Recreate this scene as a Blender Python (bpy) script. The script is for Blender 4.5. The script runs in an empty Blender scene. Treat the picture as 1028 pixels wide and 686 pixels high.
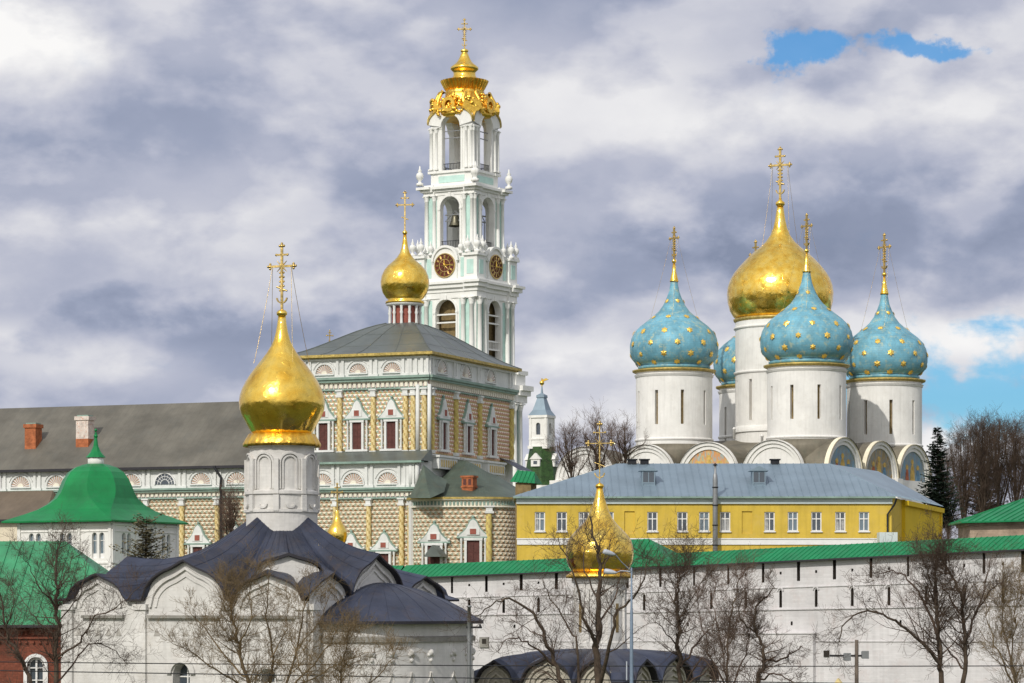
import bpy, math, random
from math import sin, cos, pi, sqrt, radians, atan2
from mathutils import Vector, Matrix

# ------------------------------------------------------------------ camera
scene = bpy.context.scene
FPX = 2950.0        # focal length in photo pixels (1028 wide)
HOR = 610.0         # photo row of the horizon
CZ = 11.0           # eye height on the viewing hill
cam_d = bpy.data.cameras.new('camera')
cam_d.sensor_width = 36.0
cam_d.lens = FPX / 1028.0 * 36.0
cam_d.shift_y = (HOR - 343.0) / 1028.0
cam_d.clip_start = 0.5
cam_d.clip_end = 9000
cam = bpy.data.objects.new('camera', cam_d)
cam.location = (0, 0, CZ)
cam.rotation_euler = (radians(90), 0, 0)
scene.collection.objects.link(cam)
scene.camera = cam
scene.view_settings.view_transform = 'Standard'
scene.view_settings.look = 'None'
scene.view_settings.exposure = 0.0
scene.view_settings.gamma = 1.0

# ------------------------------------------------------------------ sun + sky
SUN_EL = radians(36)
to_sun = Vector((-0.44 * cos(SUN_EL), -0.898 * cos(SUN_EL), sin(SUN_EL))).normalized()
sl = bpy.data.lights.new('sun', 'SUN')
sl.energy = 2.7
sl.angle = radians(0.6)
sl.color = (1.0, 0.95, 0.87)
so = bpy.data.objects.new('sun', sl)
so.rotation_euler = (-to_sun).to_track_quat('-Z', 'Y').to_euler()
so.location = (-60, -60, 90)
scene.collection.objects.link(so)

world = bpy.data.worlds.new('World')
scene.world = world
world.use_nodes = True
wt = world.node_tree
for n in list(wt.nodes): wt.nodes.remove(n)

def N(t, typ, **kw):
    n = t.nodes.new(typ)
    for k, v in kw.items(): setattr(n, k, v)
    return n
def L(t, a, b): t.links.new(a, b)
def mathn(t, op, a, b=None, c=None, clamp=False):
    n = N(t, 'ShaderNodeMath', operation=op, use_clamp=clamp)
    for i, v in enumerate((a, b, c)):
        if v is None: continue
        if isinstance(v, (int, float)): n.inputs[i].default_value = v
        else: L(t, v, n.inputs[i])
    return n.outputs[0]
def mixc(t, fac, a, b, mode='MIX'):
    n = N(t, 'ShaderNodeMix', data_type='RGBA', blend_type=mode)
    if isinstance(fac, (int, float)): n.inputs[0].default_value = fac
    else: L(t, fac, n.inputs[0])
    for i, v in ((6, a), (7, b)):
        if isinstance(v, (tuple, list)): n.inputs[i].default_value = (v[0], v[1], v[2], 1)
        else: L(t, v, n.inputs[i])
    return n.outputs[2]
def ramp(t, fac, stops):
    n = N(t, 'ShaderNodeValToRGB')
    e = n.color_ramp.elements
    while len(e) < len(stops): e.new(0.5)
    for k, (p, c) in enumerate(stops):
        e[k].position = p
        e[k].color = (c[0], c[1], c[2], 1) if isinstance(c, (tuple, list)) else (c, c, c, 1)
    L(t, fac, n.inputs[0])
    return n.outputs[0]

def build_sky():
    t = wt
    out = N(t, 'ShaderNodeOutputWorld'); bg = N(t, 'ShaderNodeBackground')
    sky = N(t, 'ShaderNodeTexSky', sky_type='NISHITA')
    sky.sun_disc = False
    sky.sun_elevation = SUN_EL
    sky.sun_rotation = atan2(to_sun.x, to_sun.y)
    sky.altitude = 200; sky.air_density = 1.0; sky.dust_density = 0.6; sky.ozone_density = 1.5
    tc = N(t, 'ShaderNodeTexCoord')
    d = tc.outputs['Generated']
    def noise(scale, stretch, detail, rough, dist, off=(0, 0, 0)):
        mp = N(t, 'ShaderNodeMapping'); L(t, d, mp.inputs[0])
        mp.inputs['Scale'].default_value = (1, 1, stretch); mp.inputs['Location'].default_value = off
        n = N(t, 'ShaderNodeTexNoise'); n.inputs['Scale'].default_value = scale
        n.inputs['Detail'].default_value = detail; n.inputs['Roughness'].default_value = rough
        n.inputs['Distortion'].default_value = dist
        L(t, mp.outputs[0], n.inputs['Vector']); return n.outputs[0]
    big = noise(8, 1.7, 10, .50, .12, (.31, .1, .17))
    fine = noise(34, 1.7, 9, .55, .15, (1.3, 0, 2.1))
    wn = N(t, 'ShaderNodeTexNoise'); wn.inputs['Scale'].default_value = 32; wn.inputs['Detail'].default_value = 9; wn.inputs['Roughness'].default_value = .62; L(t, d, wn.inputs['Vector'])
    w1 = N(t, 'ShaderNodeVectorMath', operation='SUBTRACT'); L(t, wn.outputs['Color'], w1.inputs[0]); w1.inputs[1].default_value = (.5, .5, .5)
    w2 = N(t, 'ShaderNodeVectorMath', operation='MULTIPLY_ADD'); L(t, w1.outputs[0], w2.inputs[0]); w2.inputs[1].default_value = (.085, 0, .034); L(t, d, w2.inputs[2])
    warped = w2.outputs[0]
    def blob(px, py, sx, sy, soft=.25, d=d):
        v = Vector(((px - 514) / FPX, 1, (HOR - py) / FPX)).normalized()
        s1 = N(t, 'ShaderNodeVectorMath', operation='SUBTRACT'); L(t, d, s1.inputs[0]); s1.inputs[1].default_value = v
        s2 = N(t, 'ShaderNodeVectorMath', operation='MULTIPLY'); L(t, s1.outputs[0], s2.inputs[0])
        s2.inputs[1].default_value = (FPX / sx, 6, FPX / sy)
        s3 = N(t, 'ShaderNodeVectorMath', operation='LENGTH'); L(t, s2.outputs[0], s3.inputs[0])
        w = mathn(t, 'ADD', s3.outputs[1], mathn(t, 'MULTIPLY', mathn(t, 'SUBTRACT', fine, .5), 2.2))
        m = N(t, 'ShaderNodeMapRange', interpolation_type='SMOOTHSTEP'); L(t, w, m.inputs[0])
        m.inputs[1].default_value = soft; m.inputs[2].default_value = 1.45
        m.inputs[3].default_value = 1; m.inputs[4].default_value = 0
        return m.outputs[0]
    n0 = noise(10, 1.75, 12, .50, .05, (2.1, .4, .9)); n1 = noise(10, 1.75, 12, .50, .05, (2.1 + .0080, .4, .9 - .0220))
    rel = mathn(t, 'SUBTRACT', n0, n1)
    rel = mathn(t, 'MAXIMUM', mathn(t, 'MINIMUM', mathn(t, 'MULTIPLY', rel, 1.7), .11), -.075)
    soft_ = N(t, 'ShaderNodeMapRange', interpolation_type='SMOOTHSTEP'); L(t, n0, soft_.inputs[0]); soft_.inputs[1].default_value = .40; soft_.inputs[2].default_value = .62
    val = mathn(t, 'ADD', mathn(t, 'MULTIPLY', big, .50), mathn(t, 'MULTIPLY', fine, .16))
    val = mathn(t, 'ADD', val, mathn(t, 'MULTIPLY', soft_.outputs[0], .075))
    val = mathn(t, 'ADD', val, rel)
    val = mathn(t, 'ADD', val, .195)
    for px, py, sx, sy, a in SKY_BLOBS:
        val = mathn(t, 'ADD', val, mathn(t, 'MULTIPLY', blob(px, py, sx, sy), a*.9))
    dp = N(t, 'ShaderNodeVectorMath', operation='DOT_PRODUCT'); L(t, d, dp.inputs[0]); dp.inputs[1].default_value = to_sun
    gl = N(t, 'ShaderNodeMapRange', interpolation_type='SMOOTHSTEP'); L(t, dp.outputs['Value'], gl.inputs[0]); gl.inputs[1].default_value = -.1; gl.inputs[2].default_value = 1.0; gl.inputs[4].default_value = .30
    val = mathn(t, 'ADD', val, gl.outputs[0])   # clouds near the sun are brighter
    cloud = ramp(t, val, [(.28, (.245, .285, .400)), (.41, (.335, .375, .500)), (.52, (.465, .490, .600)),
                          (.63, (.600, .612, .690)), (.75, (.755, .755, .790)), (.90, (.96, .95, .94))])
    hole = None
    for px, py, sx, sy in SKY_HOLES:
        b = blob(px, py, sx, sy, .10, warped)
        hole = b if hole is None else mathn(t, 'MAXIMUM', hole, b)
    hm = N(t, 'ShaderNodeMapRange', interpolation_type='SMOOTHSTEP'); L(t, mathn(t, 'ADD', hole, mathn(t, 'MULTIPLY', mathn(t, 'SUBTRACT', .5, mathn(t, 'ADD', mathn(t, 'MULTIPLY', n0, .5), mathn(t, 'MULTIPLY', fine, .5))), 1.7)), hm.inputs[0]); hm.inputs[1].default_value = .18; hm.inputs[2].default_value = .85; hm.inputs[4].default_value = .92
    hole = hm.outputs[0]
    skyc = N(t, 'ShaderNodeVectorMath', operation='SCALE'); L(t, sky.outputs[0], skyc.inputs[0]); skyc.inputs['Scale'].default_value = 0.10
    skyb = mixc(t, 1.0, skyc.outputs[0], (.36, .72, 1.02), 'MULTIPLY')
    col = mixc(t, hole, cloud, skyb)
    L(t, col, bg.inputs[0]); bg.inputs[1].default_value = 1.0
    L(t, bg.outputs[0], out.inputs[0])
SKY_BLOBS = [(20, 52, 80, 46, .30), (170, 28, 190, 40, .05), (640, 125, 170, 85, .15), (330, 135, 150, 50, .07), (50, 362, 150, 34, .24),
             (370, 300, 110, 60, .10), (900, 120, 200, 40, .10), (985, 345, 100, 26, .14), (560, 385, 90, 40, .12), (550, 250, 60, 90, .06),
             (960, 446, 120, 34, .42), (120, 120, 230, 45, -.09), (90, 285, 240, 50, -.17), (230, 345, 150, 42, -.15), (660, 285, 130, 60, -.17),
             (900, 230, 220, 65, -.17), (700, 30, 150, 30, -.05), (400, 210, 90, 60, -.05), (250, 215, 120, 40, .04)]
SKY_HOLES = [(1005, 392, 175, 62), (930, 47, 78, 15), (800, 49, 46, 17)]
build_sky()

# ------------------------------------------------------------------ helpers
COL = scene.collection
def Pw(px, py, D): return Vector(((px - 514.0) * D / FPX, D, CZ + (HOR - py) * D / FPX))

class Root:
    """an Empty (thing) with a yaw, plus the conversions between photo measurements and its own metres"""
    def __init__(s, name, label, cat, loc, rot=0.0, group=None, kind=None):
        s.o = bpy.data.objects.new(name, None); COL.objects.link(s.o)
        s.o.empty_display_size = 1
        s.loc = Vector(loc); s.rot = rot
        s.o.location = s.loc; s.o.rotation_euler = (0, 0, rot)
        s.o['label'] = label; s.o['category'] = cat
        if group: s.o['group'] = group
        if kind: s.o['kind'] = kind
    def hit(s, px, py, y=None, x=None):
        c, sn = cos(s.rot), sin(s.rot)
        o = Vector((0, 0, CZ)) - s.loc
        d = Vector(((px - 514) / FPX, 1, (HOR - py) / FPX))
        ol = Vector((c * o.x + sn * o.y, -sn * o.x + c * o.y, o.z))
        dl = Vector((c * d.x + sn * d.y, -sn * d.x + c * d.y, d.z))
        t = (y - ol.y) / dl.y if y is not None else (x - ol.x) / dl.x
        return ol + dl * t
    def X(s, px, y=0.0): return s.hit(px, HOR, y=y).x
    def Y(s, px, x=0.0): return s.hit(px, HOR, x=x).y
    def Z(s, py, x=0.0, y=0.0):
        wy = s.loc.y + sin(s.rot) * x + cos(s.rot) * y
        return CZ + (HOR - py) * wy / FPX - s.loc.z

class MB:
    def __init__(s, T=None): s.v = []; s.f = []; s.m = []; s.s = []; s.T = T
    def av(s, p):
        if s.T: p = s.T(p)
        s.v.append((p[0], p[1], p[2])); return len(s.v) - 1
    def face(s, pts, m=0, sm=False):
        s.f.append([s.av(p) for p in pts]); s.m.append(m); s.s.append(sm)
    def idx(s, ids, m=0, sm=False): s.f.append(list(ids)); s.m.append(m); s.s.append(sm)
    def box(s, x0, x1, y0, y1, z0, z1, m=0):
        i = [s.av(p) for p in ((x0,y0,z0),(x1,y0,z0),(x1,y1,z0),(x0,y1,z0),(x0,y0,z1),(x1,y0,z1),(x1,y1,z1),(x0,y1,z1))]
        for q in ((0,3,2,1),(4,5,6,7),(0,1,5,4),(1,2,6,5),(2,3,7,6),(3,0,4,7)): s.idx([i[k] for k in q], m)
    def prism(s, poly, y0, y1, m=0, ms=None):
        a = [s.av((p[0], y0, p[1])) for p in poly]; b = [s.av((p[0], y1, p[1])) for p in poly]
        s.idx(a, m); s.idx(b[::-1], m); n = len(poly)
        for k in range(n): s.idx([a[k], b[k], b[(k+1) % n], a[(k+1) % n]], m if ms is None else ms)
    def lathe(s, prof, cx=0, cy=0, n=32, m=0, sm=True, a0=0.0, cap=True, wob=None):
        rings = []
        for j, (r, z) in enumerate(prof):
            rr = []
            for k in range(n):
                a = a0 + 2 * pi * k / n
                q = r if wob is None else r * wob(j, a)
                rr.append(s.av((cx + q * cos(a), cy + q * sin(a), z)))
            rings.append(rr)
        for j in range(len(prof) - 1):
            for k in range(n):
                s.idx([rings[j][k], rings[j][(k+1) % n], rings[j+1][(k+1) % n], rings[j+1][k]], m, sm)
        if cap: s.idx(rings[0][::-1], m); s.idx(rings[-1], m)
    def rings(s, rs, m=0, sm=False, cap=False, closed=True):
        ids = [[s.av(p) for p in r] for r in rs]; n = len(ids[0])
        for j in range(len(ids) - 1):
            for k in range(n if closed else n - 1):
                s.idx([ids[j][k], ids[j][(k+1) % n], ids[j+1][(k+1) % n], ids[j+1][k]], m, sm)
        if cap: s.idx(ids[-1], m)
    def tube(s, pts, rad, n=5, m=0, sm=True, cap=False):
        pts = [Vector(p) for p in pts]
        if isinstance(rad, (int, float)): rad = [rad] * len(pts)
        prev = None; u = None
        for j, p in enumerate(pts):
            t = (pts[min(j+1, len(pts)-1)] - pts[max(j-1, 0)])
            if t.length < 1e-9: t = Vector((0, 0, 1))
            t.normalize()
            if u is None:
                u = t.cross(Vector((0, 0, 1)))
                if u.length < .05: u = t.cross(Vector((1, 0, 0)))
                u.normalize()
            else:
                u = u - t * u.dot(t)
                if u.length < 1e-6: u = t.orthogonal()
                u.normalize()
            w = t.cross(u)
            ring = [s.av(p + (u * cos(2*pi*k/n) + w * sin(2*pi*k/n)) * rad[j]) for k in range(n)]
            if prev:
                for k in range(n): s.idx([prev[k], prev[(k+1) % n], ring[(k+1) % n], ring[k]], m, sm)
            elif cap: s.idx(ring[::-1], m)
            prev = ring
        if cap: s.idx(prev, m)
    def sphere(s, c, r, n=10, m=0, sq=1.0):
        s.lathe([(r * cos(a) + 1e-4, c[2] + r * sq * sin(a)) for a in [(-.5 + k / 6) * pi for k in range(7)]], c[0], c[1], n, m, cap=False)
    def wall(s, x0, x1, z0, z1, holes=(), y=0.0, depth=.25, m=0, mr=None, xc=(), reveal=True, seg=8):
        """front wall at depth y with real openings; holes = (xa, xb, za, zb, arched)"""
        mr = m if mr is None else mr
        xs = sorted(set([x0, x1] + [h[0] for h in holes] + [h[1] for h in holes] + list(xc)))
        zs = sorted(set([z0, z1] + [h[2] for h in holes] + [h[3] for h in holes]))
        xs = [x for x in xs if x0 - 1e-6 <= x <= x1 + 1e-6]; zs = [z for z in zs if z0 - 1e-6 <= z <= z1 + 1e-6]
        for a in range(len(xs) - 1):
            if xs[a+1] - xs[a] < 1e-6: continue
            xm = (xs[a] + xs[a+1]) / 2
            c = 0
            while c < len(zs) - 1:
                def free(q):
                    zm = (zs[q] + zs[q+1]) / 2
                    return not any(h[0] < xm < h[1] and h[2] < zm < h[3] for h in holes)
                if not free(c): c += 1; continue
                e = c
                while e + 1 < len(zs) - 1 and free(e + 1): e += 1
                s.face([(xs[a], y, zs[c]), (xs[a+1], y, zs[c]), (xs[a+1], y, zs[e+1]), (xs[a], y, zs[e+1])], m)
                c = e + 1
        for h in holes:
            xa, xb, za, zb, ar = h
            if ar:
                r = (xb - xa) / 2; cx = (xa + xb) / 2; sp = zb - r
                arc = [(cx - r * cos(pi * k / seg), sp + r * sin(pi * k / seg)) for k in range(seg + 1)]
                for k in range(seg):
                    p, q = arc[k], arc[k+1]
                    s.face([(p[0], y, p[1]), (q[0], y, q[1]), (q[0], y, zb), (p[0], y, zb)], m)
                    if reveal: s.face([(p[0], y, p[1]), (q[0], y, q[1]), (q[0], y + depth, q[1]), (p[0], y + depth, p[1])], mr)
                zt = sp
            else:
                zt = zb
                if reveal: s.face([(xa, y, zb), (xb, y, zb), (xb, y + depth, zb), (xa, y + depth, zb)], mr)
            if reveal:
                s.face([(xa, y, za), (xa, y, zt), (xa, y + depth, zt), (xa, y + depth, za)], mr)
                s.face([(xb, y, za), (xb, y, zt), (xb, y + depth, zt), (xb, y + depth, za)], mr)
                s.face([(xa, y, za), (xb, y, za), (xb, y + depth, za), (xa, y + depth, za)], mr)
    def arc_band(s, cx, cz, r0, r1, y0, y1, a0=0, a1=pi, n=14, m=0):
        """a solid arch band lying in the facade plane"""
        pa = []
        for k in range(n + 1):
            a = a0 + (a1 - a0) * k / n
            c, q = cos(a), sin(a)
            pa.append([s.av((cx + r * c, y, cz + r * q)) for r, y in ((r0, y0), (r1, y0), (r1, y1), (r0, y1))])
        for k in range(n):
            for e in range(4): s.idx([pa[k][e], pa[k][(e+1) % 4], pa[k+1][(e+1) % 4], pa[k+1][e]], m)
        s.idx(pa[0], m); s.idx(pa[-1][::-1], m)
    def build(s, name, mats, parent=None, label=None, loc=None):
        me = bpy.data.meshes.new(name)
        me.from_pydata(s.v, [], s.f)
        if not isinstance(mats, (list, tuple)): mats = [mats]
        for mt in mats: me.materials.append(mt)
        me.polygons.foreach_set('material_index', s.m)
        me.polygons.foreach_set('use_smooth', s.s)
        me.update()
        o = bpy.data.objects.new(name, me); COL.objects.link(o)
        if parent is not None: o.parent = parent.o if isinstance(parent, Root) else parent
        if label: o['label'] = label
        if loc: o.location = loc
        return o

def inst(o, parent, loc=(0, 0, 0), rz=0.0, sc=None):
    c = o.copy(); COL.objects.link(c); c.parent = parent.o if isinstance(parent, Root) else parent
    c.location = loc; c.rotation_euler = (0, 0, rz)
    if sc: c.scale = sc
    return c

# ------------------------------------------------------------------ materials
def mat(name, col, rough=.8, metal=0.0, var=.12, vs=.6, bump=.15, bs=6.0, streak=0.0, stain=None, stain_amt=.5, brick=None, spec=.35, fine=0.0, stripes=None):
    """procedural surface: base colour, blotches, vertical streaks, stain patches, brick courses, bump"""
    m = bpy.data.materials.new(name); m.use_nodes = True
    t = m.node_tree; b = t.nodes['Principled BSDF']
    tc = N(t, 'ShaderNodeTexCoord'); ob = tc.outputs['Object']
    n1 = N(t, 'ShaderNodeTexNoise'); n1.inputs['Scale'].default_value = vs; n1.inputs['Detail'].default_value = 8; n1.inputs['Roughness'].default_value = .62
    L(t, ob, n1.inputs['Vector'])
    dark = tuple(c * (1 - var * 1.6) for c in col); light = tuple(min(1, c * (1 + var)) for c in col)
    c = ramp(t, n1.outputs[0], [(.32, dark), (.68, light)])
    if streak:
        mp = N(t, 'ShaderNodeMapping'); mp.inputs['Scale'].default_value = (3.5, 3.5, .22); L(t, ob, mp.inputs[0])
        n2 = N(t, 'ShaderNodeTexNoise'); n2.inputs['Scale'].default_value = 1.0; n2.inputs['Detail'].default_value = 6
        L(t, mp.outputs[0], n2.inputs['Vector'])
        f = ramp(t, n2.outputs[0], [(.48, 0), (.72, streak)])
        c = mixc(t, f, c, tuple(x * .5 for x in col))
    if stain:
        n3 = N(t, 'ShaderNodeTexNoise'); n3.inputs['Scale'].default_value = vs * 2.3; n3.inputs['Detail'].default_value = 10; n3.inputs['Roughness'].default_value = .7
        mp = N(t, 'ShaderNodeMapping'); mp.inputs['Location'].default_value = (7, 3, 5); L(t, ob, mp.inputs[0]); L(t, mp.outputs[0], n3.inputs['Vector'])
        f = ramp(t, n3.outputs[0], [(.52, 0), (.68, stain_amt)])
        c = mixc(t, f, c, stain)
    h = None
    if stripes:  # (axis, pitch, darkening) standing seams of sheet metal
        sx = N(t, 'ShaderNodeSeparateXYZ'); L(t, ob, sx.inputs[0])
        fr = mathn(t, 'FRACT', mathn(t, 'DIVIDE', sx.outputs[stripes[0]], stripes[1]))
        ln = mathn(t, 'LESS_THAN', fr, .10)
        c = mixc(t, mathn(t, 'MULTIPLY', ln, stripes[2]), c, tuple(x * .45 for x in col))
        cell = N(t, 'ShaderNodeTexWhiteNoise', noise_dimensions='1D'); L(t, mathn(t, 'FLOOR', mathn(t, 'DIVIDE', sx.outputs[stripes[0]], stripes[1])), cell.inputs['W'])
        c = mixc(t, mathn(t, 'MULTIPLY', cell.outputs[0], .22), c, tuple(x * .7 for x in col))
    if brick:
        sx = N(t, 'ShaderNodeSeparateXYZ'); L(t, ob, sx.inputs[0])
        cb = N(t, 'ShaderNodeCombineXYZ'); L(t, mathn(t, 'ADD', sx.outputs[0], sx.outputs[1]), cb.inputs[0]); L(t, sx.outputs[2], cb.inputs[1])
        bt = N(t, 'ShaderNodeTexBrick'); L(t, cb.outputs[0], bt.inputs['Vector'])
        bt.inputs['Scale'].default_value = brick[0]; bt.inputs['Mortar Size'].default_value = brick[3] if len(brick) > 3 else .02
        bt.inputs['Color1'].default_value = (1, 1, 1, 1); bt.inputs['Color2'].default_value = (brick[1],) * 3 + (1,)
        bt.inputs['Mortar'].default_value = (brick[2],) * 3 + (1,)
        c = mixc(t, 1.0, c, bt.outputs[0], 'MULTIPLY')
        h = bt.outputs[1]
    L(t, c, b.inputs['Base Color'])
    b.inputs['Roughness'].default_value = rough; b.inputs['Metallic'].default_value = metal
    b.inputs['Specular IOR Level'].default_value = spec
    if bump:
        nb = N(t, 'ShaderNodeTexNoise'); nb.inputs['Scale'].default_value = bs; nb.inputs['Detail'].default_value = 6; L(t, ob, nb.inputs['Vector'])
        hh = nb.outputs[0]
        if h is not None: hh = mathn(t, 'SUBTRACT', hh, mathn(t, 'MULTIPLY', h, .6))
        bp = N(t, 'ShaderNodeBump'); bp.inputs['Strength'].default_value = bump; bp.inputs['Distance'].default_value = .08
        L(t, hh, bp.inputs['Height']); L(t, bp.outputs[0], b.inputs['Normal'])
    if metal > .5 or fine:
        rr = ramp(t, n1.outputs[0], [(.3, max(.02, rough - .08)), (.7, min(1, rough + .10))])
        L(t, rr, b.inputs['Roughness'])
    return m

GOLD = (1.0, .66, .11)
M = {}
def gold_dome_mat():
    m = bpy.data.materials.new('gold_leaf_sheets'); m.use_nodes = True
    t = m.node_tree; b = t.nodes['Principled BSDF']; b.inputs['Metallic'].default_value = 1
    tc = N(t, 'ShaderNodeTexCoord'); ob = tc.outputs['Object']
    def no(scale, det=5, loc=(0, 0, 0)):
        mp = N(t, 'ShaderNodeMapping'); mp.inputs['Location'].default_value = loc; L(t, ob, mp.inputs[0])
        n = N(t, 'ShaderNodeTexNoise'); n.inputs['Scale'].default_value = scale; n.inputs['Detail'].default_value = det; L(t, mp.outputs[0], n.inputs['Vector']); return n.outputs[0]
    v = N(t, 'ShaderNodeTexVoronoi', feature='F1', distance='CHEBYCHEV'); v.inputs['Scale'].default_value = 1.9; L(t, ob, v.inputs['Vector'])
    base = ramp(t, no(1.3, 8), [(.30, (.86, .50, .06)), (.5, (1.0, .68, .13)), (.72, (1.0, .76, .22))])
    sp = N(t, 'ShaderNodeSeparateColor'); L(t, v.outputs['Color'], sp.inputs[0])
    base = mixc(t, mathn(t, 'MULTIPLY', sp.outputs[0], .22), base, (.80, .44, .06))
    base = mixc(t, ramp(t, no(2.6, 9, (4, 2, 7)), [(.62, 0), (.76, .5)]), base, (.50, .32, .07))
    L(t, base, b.inputs['Base Color'])
    L(t, ramp(t, mathn(t, 'ADD', mathn(t, 'MULTIPLY', no(1.7), .6), mathn(t, 'MULTIPLY', sp.outputs[1], .4)), [(.25, .11), (.75, .30)]), b.inputs['Roughness'])
    h = mathn(t, 'ADD', mathn(t, 'MULTIPLY', no(.9, 3), 1.0), mathn(t, 'MULTIPLY', sp.outputs[2], .10))
    h = mathn(t, 'ADD', h, mathn(t, 'MULTIPLY', no(5, 3), .12))
    bp = N(t, 'ShaderNodeBump'); bp.inputs['Strength'].default_value = .30; bp.inputs['Distance'].default_value = .20
    L(t, h, bp.inputs['Height']); L(t, bp.outputs[0], b.inputs['Normal'])
    return m
M['gold'] = gold_dome_mat()
M['gold2'] = mat('gold_ornament', (1.0, .58, .10), .32, 1, .15, 2.5, .5, 8)
M['gold_cross'] = mat('gilded_metal', (.66, .48, .18), .35, 1, .2, 3, .2, 9)
M['goldtrim'] = mat('gilded_cornice', (.50, .38, .12), .50, .5, .25, 2.5, .4, 9)
M['white'] = mat('white_lime_plaster', (.79, .78, .75), .9, 0, .06, .5, .12, 4, streak=.20, stain=(.58, .55, .50), stain_amt=.30)
M['white_old'] = mat('weathered_white_plaster', (.665, .65, .625), .92, 0, .11, .8, .25, 5, streak=.22, stain=(.50, .46, .41), stain_amt=.38, brick=(1.8, .96, .95, .02))
M['white_wall'] = mat('whitewashed_fortress_brick', (.65, .635, .64), .93, 0, .08, .45, .2, 5, streak=.20, stain=(.54, .44, .42), stain_amt=.34, brick=(1.9, .90, .93, .022))
M['tower_white'] = mat('tower_white_stucco', (.80, .80, .77), .85, 0, .04, .8, .1, 5, streak=.12)
M['mint'] = mat('mint_stucco', (.50, .70, .64), .85, 0, .08, .8, .1, 5, streak=.12)
M['cream'] = mat('cream_stucco', (.80, .74, .58), .85, 0, .06, 1.0, .1, 5)
M['ref_white'] = mat('pale_grey_white_stucco', (.70, .71, .69), .88, 0, .06, .7, .12, 5, streak=.18)
M['green_trim'] = mat('grey_green_trim', (.24, .34, .29), .75, 0, .15, 1.2, .15, 5)
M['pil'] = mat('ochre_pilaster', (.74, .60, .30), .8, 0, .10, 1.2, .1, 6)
M['pilg'] = mat('olive_pilaster', (.62, .50, .16), .8, 0, .12, 1.2, .1, 6)
M['shutter'] = mat('dark_red_shutter', (.105, .034, .028), .6, 0, .2, 3, .2, 8)
M['redsq'] = mat('brick_red_panel', (.30, .09, .065), .7, 0, .15, 3, .1, 8)
M['orange_brick'] = mat('orange_brick', (.52, .17, .07), .85, 0, .25, 2.0, .3, 8, brick=(3.5, .75, .6, .03))
M['shellrib'] = mat('shell_rib_tan', (.46, .29, .20), .8, 0, .1, 2, 0)
M['pil2'] = mat('pilaster_dark_ochre', (.50, .36, .13), .8, 0, .1, 2, 0)  # darker ochre of the spiral pattern on the pilasters
M['niche_shade'] = mat('painted_niche_shade', (.40, .38, .35), .9, 0, .1, 2, 0)  # grey painted in for the shade inside the triangular niches
M['star'] = mat('gilded_star', (.90, .62, .14), .38, .7, .1, 3, 0)
M['red_brick'] = mat('red_brick', (.225, .070, .042), .88, 0, .30, .8, .35, 8, streak=.25, brick=(2.4, .72, .75, .03))
M['brickcap'] = mat('patchy_plaster_on_brick', (.66, .58, .52), .9, 0, .2, 2, .3, 6, stain=(.50, .20, .11), stain_amt=.8)
M['tan_brick'] = mat('tan_brick', (.46, .35, .26), .9, 0, .2, 1.0, .3, 8, brick=(2.4, .85, .7, .03))
M['roof_ref'] = mat('grey_green_sheet_roof', (.135, .155, .145), .42, .35, .14, .35, .15, 2, streak=.12, stain=(.16, .15, .11), stain_amt=.35)
M['roof_annex'] = mat('green_grey_sheet_roof', (.095, .125, .098), .5, .25, .2, .5, .2, 2, streak=.15, stain=(.13, .12, .08), stain_amt=.45)
M['roof_long'] = mat('dull_brown_grey_sheet_roof', (.155, .145, .120), .60, .2, .22, .25, .12, 2, streak=.10, stain=(.11, .115, .105), stain_amt=.4, stripes=(0, .7, .18))
M['roof_brown'] = mat('brown_sheet_roof', (.16, .125, .09), .62, .1, .15, .4, .12, 3, stripes=(0, .7, .2))
M['roof_blue'] = mat('blue_grey_sheet_roof', (.235, .310, .370), .45, .35, .10, .3, .06, 2, streak=.08)
M['roof_dark'] = mat('dark_slate_blue_sheet_roof', (.046, .055, .088), .46, .35, .30, .45, .35, 2.2, stain=(.085, .060, .050), stain_amt=.4)
M['edge_dark'] = mat('dark_eave_edge', (.035, .033, .04), .6, .2, .1, 1, .1, 4)
M['roof_cath'] = mat('weathered_lead_roof', (.185, .165, .125), .6, .15, .25, .35, .2, 3, streak=.25, stain=(.10, .12, .09), stain_amt=.5)
M['green'] = mat('emerald_green_roof_paint', (.004, .200, .055), .42, .1, .16, .45, .12, 2, streak=.22, stain=(.02, .15, .06), stain_amt=.5)
M['green_seam'] = mat('emerald_green_seamed_roof', (.008, .205, .075), .50, .05, .16, .5, .12, 2, streak=.3, stain=(.03, .17, .08), stain_amt=.5)
M['green_old'] = mat('faded_green_sheet_roof', (.050, .270, .125), .55, .05, .22, .35, .1, 2, streak=.2, stain=(.10, .25, .14), stain_amt=.4)
M['green_tile'] = mat('glazed_green_tiles', (.045, .115, .025), .5, 0, .35, 1.6, .5, 6, brick=(2.0, .6, .5, .04))
M['blue_dome'] = mat('worn_turquoise_dome_paint', (.165, .405, .52), .5, .05, .20, .7, .18, 2.0, streak=.30, stain=(.42, .49, .36), stain_amt=.95, brick=(.9, .96, .84, .012))
M['yellow'] = mat('yellow_ochre_stucco', (.64, .455, .070), .88, 0, .09, .5, .12, 4, streak=.26, stain=(.60, .44, .14), stain_amt=.4)
M['yellow_dk'] = mat('deep_yellow_stucco', (.72, .50, .02), .88, 0, .06, .4, .08, 4, streak=.1)
M['pale'] = mat('pale_blue_grey_plaster', (.55, .62, .62), .85, 0, .06, .6, .1, 4)
M['wframe'] = mat('white_painted_frame', (.78, .78, .77), .6, 0, .04, 2, .03, 6)
M['hole'] = mat('dark_interior', (.030, .026, .022), .9, 0, .2, 2, 0)
M['stone_dk'] = mat('brown_window_recess', (.22, .16, .075), .85, 0, .25, 2, .2, 6)
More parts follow.
